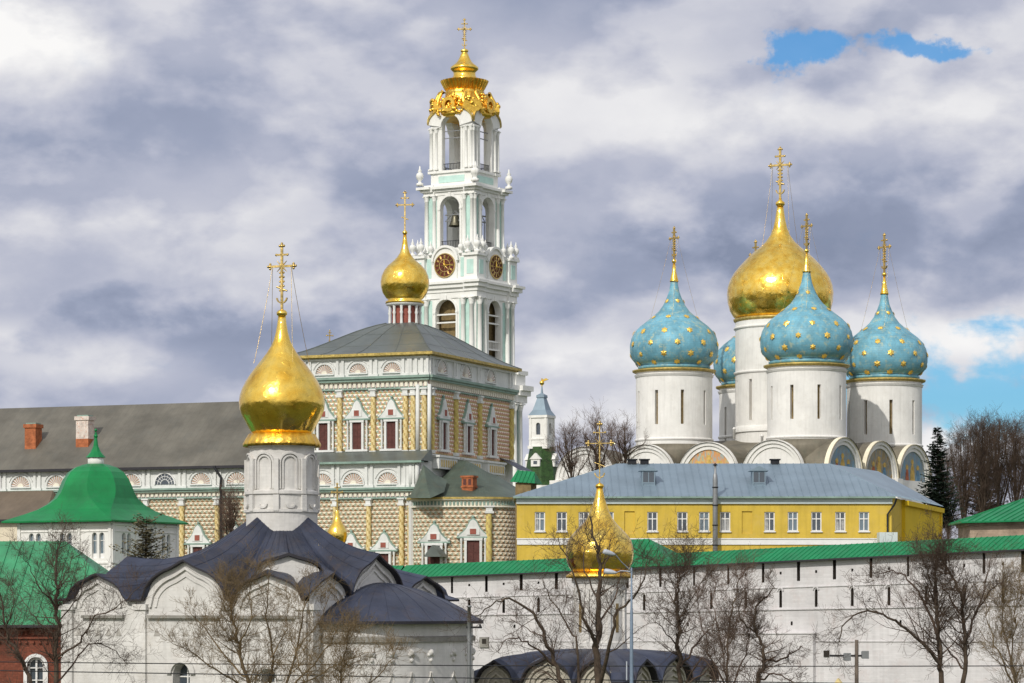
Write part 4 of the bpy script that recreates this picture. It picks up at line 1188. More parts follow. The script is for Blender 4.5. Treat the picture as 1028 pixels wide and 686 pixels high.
    for yy in (331, 376): mb = MB(); mb.lathe([(45*s + .01, zq(yy + 1)), (45*s + .2, zq(yy)), (45*s + .2, zq(yy - 1.5)), (45*s + .01, zq(yy - 2.2))], x, y, 56, cap=False); mb.build('drum_moulding', M['white'], R)
    mb = MB(); mb.lathe([(46.5*s, zq(435)), (46.5*s, zq(430)), (45*s, zq(429))], x, y, 56, cap=False)
    mb.build('drum_moulding', M['white'], R)
    mb = MB(); mb.lathe([(44*s, zq(325)), (46.5*s, zq(323)), (47*s, zq(321)), (43*s, zq(320))], x, y, 56); mb.build('gilded_cornice', M['goldtrim'], R)
    prof = [(43, 0), (47, 3), (50.5, 9), (52.6, 17), (53.3, 26), (52.4, 33.5), (50.2, 40), (46.4, 46.5), (41.2, 53), (35.2, 59.5), (28.5, 66), (21, 72), (14.6, 78), (10, 84.5), (7, 92), (5.2, 100), (4, 108), (3.2, 114)]
    onion(R, x, y, s, zq, [(rr, 321 - h) for rr, h in prof], M['gold'], n=72)
    mb = MB(); mb.lathe([(2.6*s, zq(207.5)), (4.6*s, zq(206)), (4.6*s, zq(203.5)), (2.0*s, zq(201.5)), (1.2*s, zq(199))], x, y, 16); mb.build('gold_finial', M['gold'], R)
    cross('cross', R, x, y, zq(200), 50*s, -th - radians(25), rich=True, chains=(22*s, zq(262)), th=.12)
    # ---- body. corner K
    kx, ky = 5.2, -5.6
    zk = lambda py: R.Z(py, kx, ky)
    ztop = zk(440); rad = 3.75
    zsp = ztop - rad - .35
    bayA = [R.X(v, ky) for v in (776, 711, 648, 587)]
    LA = kx - bayA[-1] + 4.9
    bayB = [R.Y(v, kx) for v in (847, 883.5, 917)]
    print('BAYS', bayA, bayB, kx, ky)
    LB = bayB[-1] + 4.9 - ky
    FT = lambda p: (p[0], p[1] + ky, p[2]); ST = lambda p: (kx - p[1], p[0], p[2])
    zr = ztop - 2.6
    def face(T, s0, s1, bays, frs, rad, rim):
        w = MB(T)
        holes = [(bx - .35, bx + .35, zsp - 6.5, zsp - 2.5, True) for bx in bays]
        w.wall(s0, s1, -.5, zsp, holes, depth=.5)
        wo = w.build('wall', M['white'], R)
        w = MB(T)
        for bx in bays: w.box(bx - .35, bx + .35, .45, .5, zsp - 6.6, zsp - 2.4)
        w.build('window_pane', M['hole'], wo)
        mid = [(bays[k] + bays[k+1])/2 for k in range(len(bays) - 1)] + [s0 + .8, s1 - .8]
        w = MB(T)
        for x_ in mid:
            w.box(x_ - .55, x_ + .55, -.35, .02, -.5, zsp - .5); w.box(x_ - .7, x_ + .7, -.5, .02, zsp - .5, zsp + .1)
        w.build('pilaster', M['white'], R)
        for bx, fm in zip(bays, frs):
            g = MB(T); n = 20
            g.prism([(bx + (rad)*cos(pi*k/n), zsp + rad*sin(pi*k/n)) for k in range(n + 1)], .16, .4)
            go = g.build('arched_gable', M[fm] if fm else M['white'], R, None if not fm else 'arched gable painted with a fresco')
            g = MB(T)
            g.arc_band(bx, zsp, rad - .50, rad - .02, .0, .3, n=22, m=0); g.arc_band(bx, zsp, rad - .06, rad + .30, -.18, .3, n=22, m=0)
            g.arc_band(bx, zsp, rad + .27, rad + .42, -.26, .3, n=22, m=1)
            for k in (-1, 1):
                a_, b_ = sorted((bx + k*(rad - .6), bx + k*(rad + .3))); g.box(a_, b_, -.1, .3, zsp - 3, zsp)
            g.build('arch_moulding', [M['white'], M[rim]], go)
            if fm:
                f = MB(T)
                for dx, col_, h_, wd in ((0, 1, 2.75, .62), (-1.45, 0, 2.0, .42), (1.45, 2, 2.0, .42)):
                    z_ = zsp - .2
                    f.prism([(bx + dx - wd, z_), (bx + dx - wd*.8, z_ + h_*.55), (bx + dx - wd*.35, z_ + h_*.78), (bx + dx + wd*.35, z_ + h_*.78), (bx + dx + wd*.8, z_ + h_*.55), (bx + dx + wd, z_)], .11, .17, col_)
                    f.prism([(bx + dx + .34*cos(k*pi/5), z_ + h_*.9 + .34*sin(k*pi/5)) for k in range(10)], .12, .165, 1)
                f.build('fresco_figures', [M['robe_red'], M['robe_gold'], M['robe_blue']], go)
            # barrel roof behind the gable
            v = MB(T)
            for k in range(16):
                a0, a1 = pi*k/16, pi*(k+1)/16; r_ = rad + .36
                v.face([(bx + r_*cos(a0), -.4, zsp + r_*sin(a0)), (bx + r_*cos(a1), -.4, zsp + r_*sin(a1)), (bx + r_*cos(a1), 5.5, zsp + r_*sin(a1)*.96), (bx + r_*cos(a0), 5.5, zsp + r_*sin(a0)*.96)], 0, True)
            v.build('barrel_roof', M['roof_cath'], R)
    face(FT, kx - LA, kx, bayA, [None, 'fresco_warm', None, None], rad, 'white')
    face(ST, ky, ky + LB, bayB, ['fresco_blue', 'fresco_brown', 'fresco_blue'], rad + .3, 'cream')
    x0, x1, y0, y1 = kx - LA, kx, ky, ky + LB
    mb = MB(); mb.box(x0, x1 - .02, y0 + .6, y1, 0, zsp - .1); mb.box(x0, x1 - .6, y0 + .5, y1, 0, zsp - .1); mb.build('inner_walls', M['white'], R)
    mb = MB()
    rr = []
    for ins, z_ in ((.3, zsp + .1), (3.6, ztop - 1.5), (7.5, ztop - .3), (12, ztop + .9)):
        rr.append([(x0 + ins, y0 + ins, z_), (x1 - ins, y0 + ins, z_), (x1 - ins, y1 - ins, z_), (x0 + ins, y1 - ins, z_)])
    mb.rings(rr, 0, False, cap=True)
    # square bases under drums
    for key in 'LFR':
        x, y = cen[key]
        mb.lathe([(5.05, zsp), (5.0, ztop - .7), (4.8, ztop + .1)], x, y, 40)
    mb.build('roof', M['roof_cath'], R)
    for px_, py_ in ((737, 434), (765, 441)):
        mb = MB(); h = R.hit(px_, py_, y=-1.5); mb.lathe([(.16, h.z - .8), (.16, h.z + .3), (.26, h.z + .35), (.05, h.z + .6)], h.x, h.y, 8)
        mb.build('roof_vent', M['white'], R)
cathedral()

# ------------------------------------------------------------------ sheet roof with standing seams
def seamed(mb, a, b, c, d, pitch=.6, m=0, h=.05, w=.025):
    """bottom edge a-b, top edge d-c ; ribs run up the slope"""
    a, b, c, d = [Vector(p) for p in (a, b, c, d)]
    mb.face([a, b, c, d], m)
    u = (b - a); Lb = u.length; u.normalize()
    nrm = (b - a).cross(d - a).normalized()
    sd = (d - a).dot(u); sc = (c - a).dot(u)
    up0 = (d - a) - u*sd
    n = int(Lb/pitch)
    for k in range(1, n):
        s_ = k*Lb/n
        if s_ < sd: t = s_/sd
        elif s_ > sc: t = (Lb - s_)/max(1e-6, (Lb - sc))
        else: t = 1
        if t < .03: continue
        p0 = a + u*s_; p1 = p0 + up0*t
        q = [p0 - u*w, p0 + u*w, p1 + u*w, p1 - u*w]
        q2 = [p + nrm*h for p in q]
        mb.face(q2, m); mb.face([q[0], q[3], q2[3], q2[0]], m); mb.face([q[1], q[2], q2[2], q2[1]], m); mb.face([q[0], q[1], q2[1], q2[0]], m)

# ------------------------------------------------------------------ yellow building
def yellow_building():
    D = 240.0
    w = Pw(895, HOR, D)
    R = Root('yellow_building', 'long yellow two storey building with blue-grey sheet metal roof and dormers', 'building', (w.x, w.y, 4.0), 0)
    X = lambda px: R.X(px); Z = R.Z
    xl = X(519); 
    cols = (542, 564, 586, 611, 655, 685, 707, 728, 772.6, 796, 819.6, 843.6, 867.4)
    blind = (632, 750)
    zw0, zw1 = Z(533.5), Z(514)
    hw = 5.2*D/FPX
    holes = [(X(p) - hw, X(p) + hw, zw0, zw1, False) for p in cols]
    holes2 = [(X(p) - hw, X(p) + hw, zw0 - .2, zw1 + .05, False) for p in blind]
    mb = MB(); mb.wall(xl, 0, -.5, Z(499.5), holes + holes2, depth=.28)
    for p in blind: mb.face([(X(p) - hw, .12, zw0 - .2), (X(p) + hw, .12, zw0 - .2), (X(p) + hw, .12, zw1 + .05), (X(p) - hw, .12, zw1 + .05)])
    mb.face([(xl, 0, -.5), (xl, 12, -.5), (xl, 12, Z(500)), (xl, 0, Z(500))])
    mb.build('front_wall', M['yellow'], R)
    for i, p in enumerate(cols):
        x = X(p); f = MB(); t = .09
        y0, y1 = .10, .22
        f.box(x - hw, x - hw + t, y0, y1, zw0, zw1); f.box(x + hw - t, x + hw, y0, y1, zw0, zw1)
        f.box(x - hw + t, x + hw - t, y0, y1, zw1 - t, zw1); f.box(x - hw + t, x + hw - t, y0, y1, zw0, zw0 + t)
        f.box(x - .04, x + .04, y0 + .01, y1, zw0 + t, zw1 - t); zz = zw0 + (zw1 - zw0)*.64; f.box(x - hw + t, x - .04, y0 + .01, y1, zz - .04, zz + .04); f.box(x + .04, x + hw - t, y0 + .01, y1, zz - .04, zz + .04)
        f.box(x - hw - .06, x + hw + .06, -.14, .1, zw0 - .09, zw0)
        fo = f.build('window', M['wframe'], R)
        g = MB(); g.face([(x - hw, .19, zw0), (x + hw, .19, zw0), (x + hw, .19, zw1), (x - hw, .19, zw1)])
        if i in (0, 2, 7, 8, 11):
            g.face([(x - hw + .1, .185, zw0 + .1), (x - .1, .185, zw0 + .1), (x - .16, .185, zw1 - .12), (x - hw + .1, .185, zw1 - .12)], 1)
        if (i*3) % 4 == 1: g.face([(x + .1, .185, zw0 + .1), (x + hw - .1, .185, zw0 + .1), (x + hw - .1, .185, zw1 - .5), (x + .1, .185, zw1 - .5)], 1)
        g.build('glass', [M['glass'] if i % 3 else M['glass_b'], M['curtain']], fo)
    mb = MB()
    mb.box(xl, .05, -.10, -.003, Z(547), Z(540.5)); mb.box(xl - .05, .1, -.16, -.003, Z(541.5), Z(540.5))
    mb.build('white_band', M['wframe'], R)
    mb = MB(); mb.box(xl - .05, .05, -.18, -.003, Z(506), Z(500.5)); mb.box(xl - .1, .1, -.4, -.003, Z(500.5), Z(499)); mb.build('cornice', M['pale'], R)
    # receding right wall
    e = Pw(941, HOR, 264) - R.loc; ex, ey = e.x, e.y
    Lr = sqrt(ex*ex + ey*ey)
    T = facade_T(0, 0, atan2(ey, ex))
    zt = Z(499.5)
    mb = MB(T); mb.wall(0, 5.2, -.5, zt); mb.build('side_wall', M['yellow'], R)
    mb = MB(T); mb.wall(5.2, Lr, -.5, zt - .1, y=-.3); mb.face([(5.2, -.3, -.5), (5.2, 0, -.5), (5.2, 0, zt), (5.2, -.3, zt)]); mb.box(5.0, Lr + .3, -.6, -.3, zt - .5, zt - .1)
    mb.box(Lr - .5, Lr + .1, -.45, -.3, -.5, zt - .5)
    mb.build('rear_wing_wall', M['yellow_dk'], R)
    mb = MB(); mb.tube([(.35, -.5, zt - .1), (.2, -.3, zt - .6), (-.35, -.2, zt - 1.4), (-.35, -.2, 1)], .08, 8); mb.build('downpipe', M['iron'], R)
    # roof
    yr = 8.5
    rl = (R.hit(621, 466, y=yr)); rrp = R.hit(831, 465, y=yr); zr = (rl.z + rrp.z)/2
    ov = .55; ze = Z(498.5, 0, -ov)
    A = (xl - .3, -ov, ze); B = (.25, -ov, ze); C_ = (rrp.x, yr, zr); Dd = (rl.x, yr, zr)
    mb = MB(); seamed(mb, A, B, C_, Dd, .62)
    E = (ex + .6, ey, ze)
    seamed(mb, B, E, (rrp.x + 6, yr + 14, zr), C_, .62)
    seamed(mb, (xl - .3, 16, ze), A, Dd, Dd, .62)
    mb.face([Dd, C_, (rrp.x + 6, yr + 14, zr), (rl.x, 16, ze + 1)])
    mb.box(xl - .3, .25, -ov - .04, -ov + .03, ze - .14, ze - .002, 1)
    mb.build('roof', [M['roof_blue'], M['green_trim']], R)
    for px in (652.5, 764.5):
        x = X(px)
        def zroof(y): return ze + (zr - ze)*(y + ov)/(yr + ov)
        yb = 2.4; zb = zroof(yb) - .05
        h = 1.25; w_ = .55
        d = MB()
        d.box(x - w_, x + w_, yb, yb + 1.6, zb - .2, zb + h, 0)
        d.prism([(x - w_ - .25, zb + h), (x, zb + h + .42), (x + w_ + .25, zb + h)], yb - .15, yb + 2.0, 0)
        do = d.build('dormer', M['roof_blue'], R)
        d = MB(); d.box(x - w_ + .1, x + w_ - .1, yb - .03, yb, zb + .3, zb + h - .12, 0); do2 = d.build('dormer_window', M['glass'], do)
        d = MB(); d.box(x - .03, x + .03, yb - .06, yb - .03, zb + .3, zb + h - .12); d.box(x - w_ + .02, x - w_ + .1, yb - .06, yb, zb - .3, zb + h); d.box(x + w_ - .1, x + w_ - .02, yb - .06, yb, zb - .3, zb + h)
        d.box(x - w_ + .1, x + w_ - .1, yb - .05, yb, zb + .2, zb + .3)
        d.build('dormer_frame', M['roof_blue'], do)
    for px in (634.5, 647, 778): mb = MB(); x = R.X(px, yr); mb.box(x - .35, x + .35, yr - .3, yr + .4, zr - .1, zr + .28); mb.box(x - .45, x + .45, yr - .4, yr + .5, zr + .28, zr + .38); mb.build('roof_vent', M['iron'], R)
    mb = MB(); mb.box(X(880), X(898), -1.9, -.2, 0, Z(534.5, 0, -1.9)); mb.build('stair_housing', M['pale'], R)
    # vertical metal pipe in front of the facade
    p = Pw(718, HOR, 239.3)
    Q = Root('metal_chimney_pipe', 'tall grey metal flue pipe standing against the yellow building', 'flue pipe', (p.x, p.y, 4.0))
    mb = MB(); mb.lathe([(.21, 0), (.21, Q.Z(482)), (.17, Q.Z(477)), (.10, Q.Z(475)), (.10, Q.Z(467))], 0, 0, 14); mb.build('pipe', M['galv'], Q)
    mb = MB()
    for yy in (548, 528, 508, 490): mb.lathe([(.22, Q.Z(yy)), (.25, Q.Z(yy)), (.25, Q.Z(yy - 1.2)), (.22, Q.Z(yy - 1.2))], 0, 0, 14)
    mb.lathe([(.02, Q.Z(465)), (.2, Q.Z(467)), (.2, Q.Z(467.4))], 0, 0, 12)
    mb.build('pipe_collar', M['iron'], Q)
yellow_building()

# ------------------------------------------------------------------ fortress wall
def fortress_wall():
    pts = [(-90, 216, 592.0), (400, 205, 579.8), (612, 198, 571.0), (1120, 176.5, 546.0)]
    base = Pw(612, HOR, 198)
    R = Root('fortress_wall', 'long white fortress wall with loopholes under a bright green sheet roof', 'wall', (base.x, base.y, 0.0), 0)
    wp = []
    for px, D, ye in pts:
        p = Pw(px, ye, D) - R.loc; wp.append(p)
    zref = Pw(800, 563, 190).z
    mbw = MB(); mbr = MB(); mbd = MB(); mbl = MB()
    for k in range(3):
        a, b = wp[k], wp[k+1]
        dv = Vector((b.x - a.x, b.y - a.y)); Ls = dv.length; dv.normalize(); nv = Vector((-dv.y, dv.x))
        def T(p, a=a, b=b, dv=dv, nv=nv, Ls=Ls):
            s_, d_, z_ = p
            zt = a.z + (b.z - a.z)*s_/Ls
            f = max(0.0, 1 + z_/6.5) if z_ < 0 else 1
            return (a.x + dv.x*s_ + nv.x*d_, a.y + dv.y*s_ + nv.y*d_, zref + z_ + (zt - zref)*f)
        def spx(px):
            # parameter along the wall for a photo column
            t = (px - 514)/FPX; A = R.loc.x + a.x; Bq = R.loc.y + a.y
            return (t*Bq - A)/(dv.x - t*dv.y)
        mbw.T = mbr.T = mbd.T = mbl.T = T
        pitch = 2.64
        s_anchor = spx(766.1) if k == 2 else (spx(488.3) if k == 1 else 1.0)
        n0 = int((0 - s_anchor)/pitch) - 1
        holes = []; xs_ = []
        for n in range(n0, n0 + 90):
            s_ = s_anchor + n*pitch
            if .4 < s_ < Ls - .4:
                jt = .12*sin(n*12.9); jw = .02*sin(n*7.3); holes.append((s_ - .10 - jw + jt*.3, s_ + .10 + jw + jt*.3, -1.40 + jt*.5, -.16, False))
            m = s_ + pitch/2
            if .6 < m < Ls - .6:
                xs_.append(m)
                holes.append((m - .075, m + .075, -.92, -.74, False))
                holes.append((m - .10, m + .10, -3.05, -1.92, True))
                if n % 3 == 0: holes.append((m + .75, m + .9, -4.2, -3.95, False))
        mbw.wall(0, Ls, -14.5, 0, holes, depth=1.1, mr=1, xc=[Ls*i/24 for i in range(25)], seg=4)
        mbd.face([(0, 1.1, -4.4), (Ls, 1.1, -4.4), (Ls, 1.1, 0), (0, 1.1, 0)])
        nseg = 40
        for i in range(nseg):
            s0, s1 = Ls*i/nseg, Ls*(i+1)/nseg
            mbl.box(s0, s1, -.07, -.003, -1.80, -1.74); mbl.box(s0, s1, -.09, -.003, -3.22, -3.15); mbl.box(s0, s1, -.06, -.003, -5.25, -5.2)
            mbl.box(s0, s1, -.13, -.003, -.12, 0)
        for m in xs_: mbl.arc_band(m, -1.98, .16, .24, -.09, -.003, 0, pi, 6)
        # roof
        up = .86; dp = 2.3; ov = .5
        n = int(Ls/3)
        for i in range(n):
            s0, s1 = Ls*i/n, Ls*(i+1)/n
            mbr.face([(s0, -ov, -.06), (s1, -ov, -.06), (s1, dp/2, up), (s0, dp/2, up)], 0)
            mbr.face([(s0, dp + ov, -.06), (s1, dp + ov, -.06), (s1, dp/2, up), (s0, dp/2, up)], 0)
            mbr.face([(s0, -ov, -.06), (s1, -ov, -.06), (s1, -ov, -.16), (s0, -ov, -.16)], 1); mbr.face([(s0, -ov, -.16), (s1, -ov, -.16), (s1, 0, -.16), (s0, 0, -.16)], 1)
        for s_ in [i*.40 for i in range(1, int(Ls/.40))]:
            w_, h_ = .018, .03; sh = .35
            a0 = (s_, -ov, -.055); b0 = (s_ + sh, dp/2, up + .005)
            mbr.face([(a0[0] - w_, a0[1], a0[2] + h_), (a0[0] + w_, a0[1], a0[2] + h_), (b0[0] + w_, b0[1], b0[2] + h_), (b0[0] - w_, b0[1], b0[2] + h_)], 0)
            mbr.face([(a0[0] - w_, a0[1], a0[2]), (a0[0] - w_, a0[1], a0[2] + h_), (b0[0] - w_, b0[1], b0[2] + h_), (b0[0] - w_, b0[1], b0[2])], 0)
            mbr.face([(a0[0] + w_, a0[1], a0[2]), (a0[0] + w_, a0[1], a0[2] + h_), (b0[0] + w_, b0[1], b0[2] + h_), (b0[0] + w_, b0[1], b0[2])], 0)
            mbr.face([(a0[0] - w_, a0[1], a0[2]), (a0[0] + w_, a0[1], a0[2]), (a0[0] + w_, a0[1], a0[2] + h_), (a0[0] - w_, a0[1], a0[2] + h_)], 0)
        if k == 2:
            # raised hipped roof over the bend
            e0 = spx(575); e1 = spx(673); e2 = spx(700)
            mm = MB(T)
            s0 = -1.0; t1 = spx(637); t2 = spx(672)
            seamed(mm, (s0, -ov - .02, .0), (t2 + .6, -ov - .02, .0), (t1, dp/2 + .6, 1.95), (s0, dp/2 + .6, 1.95), .5)
            mm.face([(t2 + .6, -ov, 0), (t2 + .6, dp + 1, 0), (t1, dp/2 + .6, 1.95)])
            mm.face([(s0, dp + 1.5, 0), (t2 + .6, dp + 1, 0), (t1, dp/2 + .6, 1.95), (s0, dp/2 + .6, 1.95)])
            mm.build('raised_roof', M['green_seam'], R)
            # low buttress panel on the right part
            bz = MB(T); bz.box(spx(735), spx(819), -.35, -.003, -14, -4.75); bz.box(spx(734), spx(820), -.42, -.003, -4.75, -4.68); bz.build('buttress', M['white_wall'], R)
            bz = MB(T); x = spx(830); bz.box(x - .2, x + .2, -.06, -.003, -6.2, -5.8); bz.build('small_window', M['hole'], R)
        if k == 1:
            bz = MB(T); x = spx(486.5); zq = lambda py: (HOR - py)*203/FPX + CZ - zref
            bz.box(x - .34, x + .34, -.14, -.003, zq(648.5), zq(637)); bo = bz.build('window_frame', M['stone_band'], R)
            bz = MB(T); bz.box(x - .12, x + .2, -.16, -.14, zq(644.5), zq(639)); bz.build('dark_opening', M['hole'], bo)
    mbw.build('brick_face', [M['white_wall'], M['loophole_shade']], R); mbd.build('loophole_backing', M['hole'], R)
    mbl.build('string_courses', M['white_wall'], R); mbr.build('roof', [M['green_seam'], M['edge_dark']], R)
fortress_wall()

# ------------------------------------------------------------------ low churches in front
def keel_church(name, label, D, corner_px, wA, wB, baysA, baysB, cresA, cresB, yval, drum_uv, zdr, th, zled, apse=None, arch_mat='white_old', depthpts=None):
    w = Pw(corner_px, HOR, D)
    R = Root(name, label, 'church', (w.x, w.y, 0.0), th)
    Z = lambda py, x=0, y=0: R.Z(py, x, y)
    zv = Z(yval)
    ov = .35
    # perimeter: sides 0=front(A) from x=-wA..0 at y=0 ; 1=right(B) x=0,y 0..wB ; 2=back ; 3=left
    def heights(bays, W, cres):
        def f(s_):
            for (c_, hw), zc in zip(bays, cres):
                if abs(s_ - c_) < hw:
                    t = (s_ - c_)/hw
                    return zv + (zc - zv)*ogive(t)
            return zv
        return f
    fA = heights(baysA, wA, cresA); fB = heights(baysB, wB, cresB)
    sides = []
    sides.append((lambda s_: (s_ - wA, 0), fA, wA, (0, -1)))
    sides.append((lambda s_: (0, s_), fB, wB, (1, 0)))
    fC = lambda s_: fA(wA - s_)
    fM = heights(baysB[1:2], wB, cresB[1:2]); fD = lambda s_: fM(wB - s_)
    sides.append((lambda s_: (-s_, wB), fC, wA, (0, 1)))
    sides.append((lambda s_: (-wA, wB - s_), fD, wB, (-1, 0)))
    return R, sides, fA, fB, zv

APSE_AB = (3.15, 4.4)
def front_church():
    th = -radians(29.6); D = 115.0
    wA, wB = 11.1, 11.75
    R0 = Root.__new__(Root)
    w = Pw(310.5, HOR, D); R0.loc = Vector((w.x, w.y, 0)); R0.rot = th
    wB = R0.Y(452); wA = -R0.X(63)
    print('CH', wA, wB)
    XA = lambda px: R0.X(px) + wA; YB = lambda px: R0.Y(px)
    bA = [(XA(99), 1.42), (XA(187), 2.02), (XA(271), 1.66)]
    bB = [(YB(329), 1.40), (YB(375), 2.0), (YB(422.5), 1.50)]
    bA = [(c_, h) for c_, h in bA]
    zA = [R0.Z(577, bA[0][0] - wA, 0), R0.Z(563.5, bA[1][0] - wA, 0), R0.Z(576, bA[2][0] - wA, 0)]
    zB = [R0.Z(576.5, 0, bB[0][0]), R0.Z(558, 0, bB[1][0]), R0.Z(580, 0, bB[2][0])]
    R, sides, fA, fB, zv = keel_church('white_stone_church', 'white church with dark blue-grey gabled roof and one gold onion dome', D, 310.5, wA, wB, bA, bB, zA, zB, 603.5, None, None, th, None)
    dc = R.hit(283, 525, y=5.6); dx, dy = dc.x, 5.6
    s = (R.loc.y + sin(th)*dx + cos(th)*dy)/FPX
    zq = lambda py: CZ + (HOR - py)*s
    rd = 33.5*s
    # roof: ruled folds from the keel gables to the drum
    mb = MB(); outer = []; angs = []
    ov = .28
    crest_ang = []
    for i, (pf, hf, W, nrm) in enumerate(sides):
        n = 64
        for k in range(n):
            s_ = W*k/n; x, y = pf(s_); z = hf(s_)
            # overhang
            ox, oy = nrm[0]*ov, nrm[1]*ov
            if k == 0:
                pn = sides[i-1][3]; ox += pn[0]*ov; oy += pn[1]*ov
            outer.append((x + ox, y + oy, z + .08))
        for (c_, hw) in (bA if i in (0, 2) else bB):
            cc = c_ if i < 2 else W - c_
            x, y = pf(cc); crest_ang.append((atan2(y - dy, x - dx), hw > 1.9))
    nO = len(outer)
    def ringat(t):
        rr = []
        for (x, y, z) in outer:
            a = atan2(y - dy, x - dx)
            d = min(abs((a - ca + pi) % (2*pi) - pi) for ca, _ in crest_ang if _)
            pk = max(0, 1 - d/.5)
            ix, iy = dx + cos(a)*(rd + .02), dy + sin(a)*(rd + .02)
            iz = zq(533) + (zq(519) - zq(533))*pk
            # slight sag
            zz = z + (iz - z)*t - (.30 + .45*max(0, min(1, (-x - wA*.55)/(wA*.3))))*sin(pi*t)
            rr.append((x + (ix - x)*t, y + (iy - y)*t, zz))
        return rr
    rs = [ringat(t) for t in (0, .15, .3, .45, .6, .75, .88, 1)]
    mb.rings(rs, 0, False)
    for k in range(0, nO, 4):
        mb.tube([(rs[j][k][0], rs[j][k][1], rs[j][k][2] + .004) for j in range(8)], .013, 4)
    for j in (2, 4):
        for k in range(0, nO, 4):
            jj = j if (k//4) % 2 else j - 1
            q = [rs[jj][(k + e) % nO] for e in range(5)]
            mb.tube([(p[0], p[1], p[2] + .002) for p in q], .008, 4)
    roof = mb.build('roof', M['roof_dark'], R)
    mb = MB(); lo = [(x, y, z - .08) for x, y, z in outer]
    mb.rings([outer, lo], 0); 
    inn = []
    for (x, y, z) in lo: inn.append((max(-wA, min(0, x)), max(0, min(wB, y)), z))
    mb.rings([lo, inn], 0)
    mb.build('eave', M['edge_dark'], roof)
    # walls up to the curved tops
    for i, (pf, hf, W, nrm) in enumerate(sides):
        mb = MB(); n = 64
        for k in range(n):
            a, b = W*k/n, W*(k+1)/n; p, q = pf(a), pf(b)
            mb.face([(p[0], p[1], zv - .02), (q[0], q[1], zv - .02), (q[0], q[1], hf(b)), (p[0], p[1], hf(a))])
        T = (lambda p: (p[0] - wA, p[1], p[2])) if i == 0 else ((lambda p: (-p[1], p[0], p[2])) if i == 1 else ((lambda p: (-p[0], wB - p[1], p[2])) if i == 2 else (lambda p: (-wA + p[1], wB - p[0], p[2]))))
        zl = zv - .62
        mm = MB(T)
        bays = bA if i in (0, 2) else bB
        if i > 1: bays = [(W - c_, h) for c_, h in bays]
        holes = []
        if i == 0: holes = [(XA(182) - .42, XA(182) + .42, zv - 5.2, R.Z(666.5, XA(182) - wA, 0), True), (XA(270) - .38, XA(270) + .38, zv - 5.2, R.Z(673, 0, 0), True)]
        mm.wall(0, W, -.3, zv - .02, holes, depth=.55)
        # mouldings
        for c_, hw in bays:
            for off, dd in ((.20, .10), (.46, .05)):
                n2 = 28; prev = None
                zc = hf(c_)
                for k in range(n2):
                    t0, t1 = -1 + 2*k/n2, -1 + 2*(k+1)/n2
                    def pt(t, o): 
                        hh = hw - o; return (c_ + t*hh, (zv - .25) + (zc - o*1.1 - zv + .25)*ogive(t))
                    a0, a1 = pt(t0, off), pt(t1, off); b0, b1 = pt(t0, off + .11), pt(t1, off + .11)
                    mm.face([(a0[0], -dd, a0[1]), (a1[0], -dd, a1[1]), (b1[0], -dd, b1[1]), (b0[0], -dd, b0[1])])
                    mm.face([(b0[0], -dd, b0[1]), (b1[0], -dd, b1[1]), (b1[0], -.002, b1[1]), (b0[0], -.002, b0[1])])
                    mm.face([(a0[0], -dd, a0[1]), (a1[0], -dd, a1[1]), (a1[0], -.002, a1[1]), (a0[0], -.002, a0[1])])
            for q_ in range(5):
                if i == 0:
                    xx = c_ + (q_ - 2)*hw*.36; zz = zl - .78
                    mm.prism([(xx - .15, zz), (xx, zz + .32), (xx + .15, zz)], -.02, -.002, 1)  # flat grey triangle in place of a shaded recess
        for x_ in [(bays[k][0] + bays[k+1][0])/2 for k in range(len(bays) - 1)] + [.32, W - .32]:
            mm.box(x_ - .26, x_ + .26, -.14, -.002, -.3, zv - .35); mm.box(x_ - .34, x_ + .34, -.22, -.002, zv - .35, zv - .12)
        wo = mm.build('wall', [M['white_old'], M['niche_shade']], R)
        mb.build('gable_wall', M['white_old'], R)
        if i == 0:
            for (xa, xb, za, zb, _) in holes:
                g = MB(T); g.box(xa, xb, .5, .55, za, zb, 0); g.box((xa+xb)/2 - .03, (xa+xb)/2 + .03, .44, .5, za, zb, 1)
                for k in range(3): g.box(xa, xb, .45, .5, zb - .55 - k*.5, zb - .5 - k*.5, 1)
                g.build('window', [M['glass'], M['wframe']], R)
                fr = MB(T); fr.arc_band((xa+xb)/2, zb - (xb-xa)/2, (xb-xa)/2 + .05, (xb-xa)/2 + .28, -.1, -.002, n=12); fr.build('window_surround', M['white_old'], R)
            for c_, hw in bays:
                g = MB(T); a_, b_ = c_ - hw*.93, c_ + hw*.93
                if c_ == bays[0][0]: a_ = c_ - hw*.55
                g.box(a_, b_, -.17, -.002, zl - .07, zl + .05); g.build('drip_ledge', M['stone_band'], R)
    # raised diagonal gable at the near corner
    gd = MB(); yaw = radians(29.6 + 10)
    gc = R.hit(289.5, 576, y=.9)
    cw = 1.3
    T = facade_T(gc.x, gc.y, yaw)
    zb0 = R.Z(584, gc.x, gc.y); zt0 = R.Z(558.5, gc.x, gc.y)
    gd.T = T; n = 24
    pts = [(-cw*1.0 + 2*cw*k/n, R.Z(577, gc.x, gc.y) + (zt0 - R.Z(577, gc.x, gc.y))*ogive(-1 + 2*k/n)) for k in range(n + 1)]
    gd.prism([(-cw, zb0 - .5)] + pts + [(cw, zb0 - .5)], 0, .3)
    g0 = gd.build('corner_gable', M['white_old'], R)
    gd = MB(T)
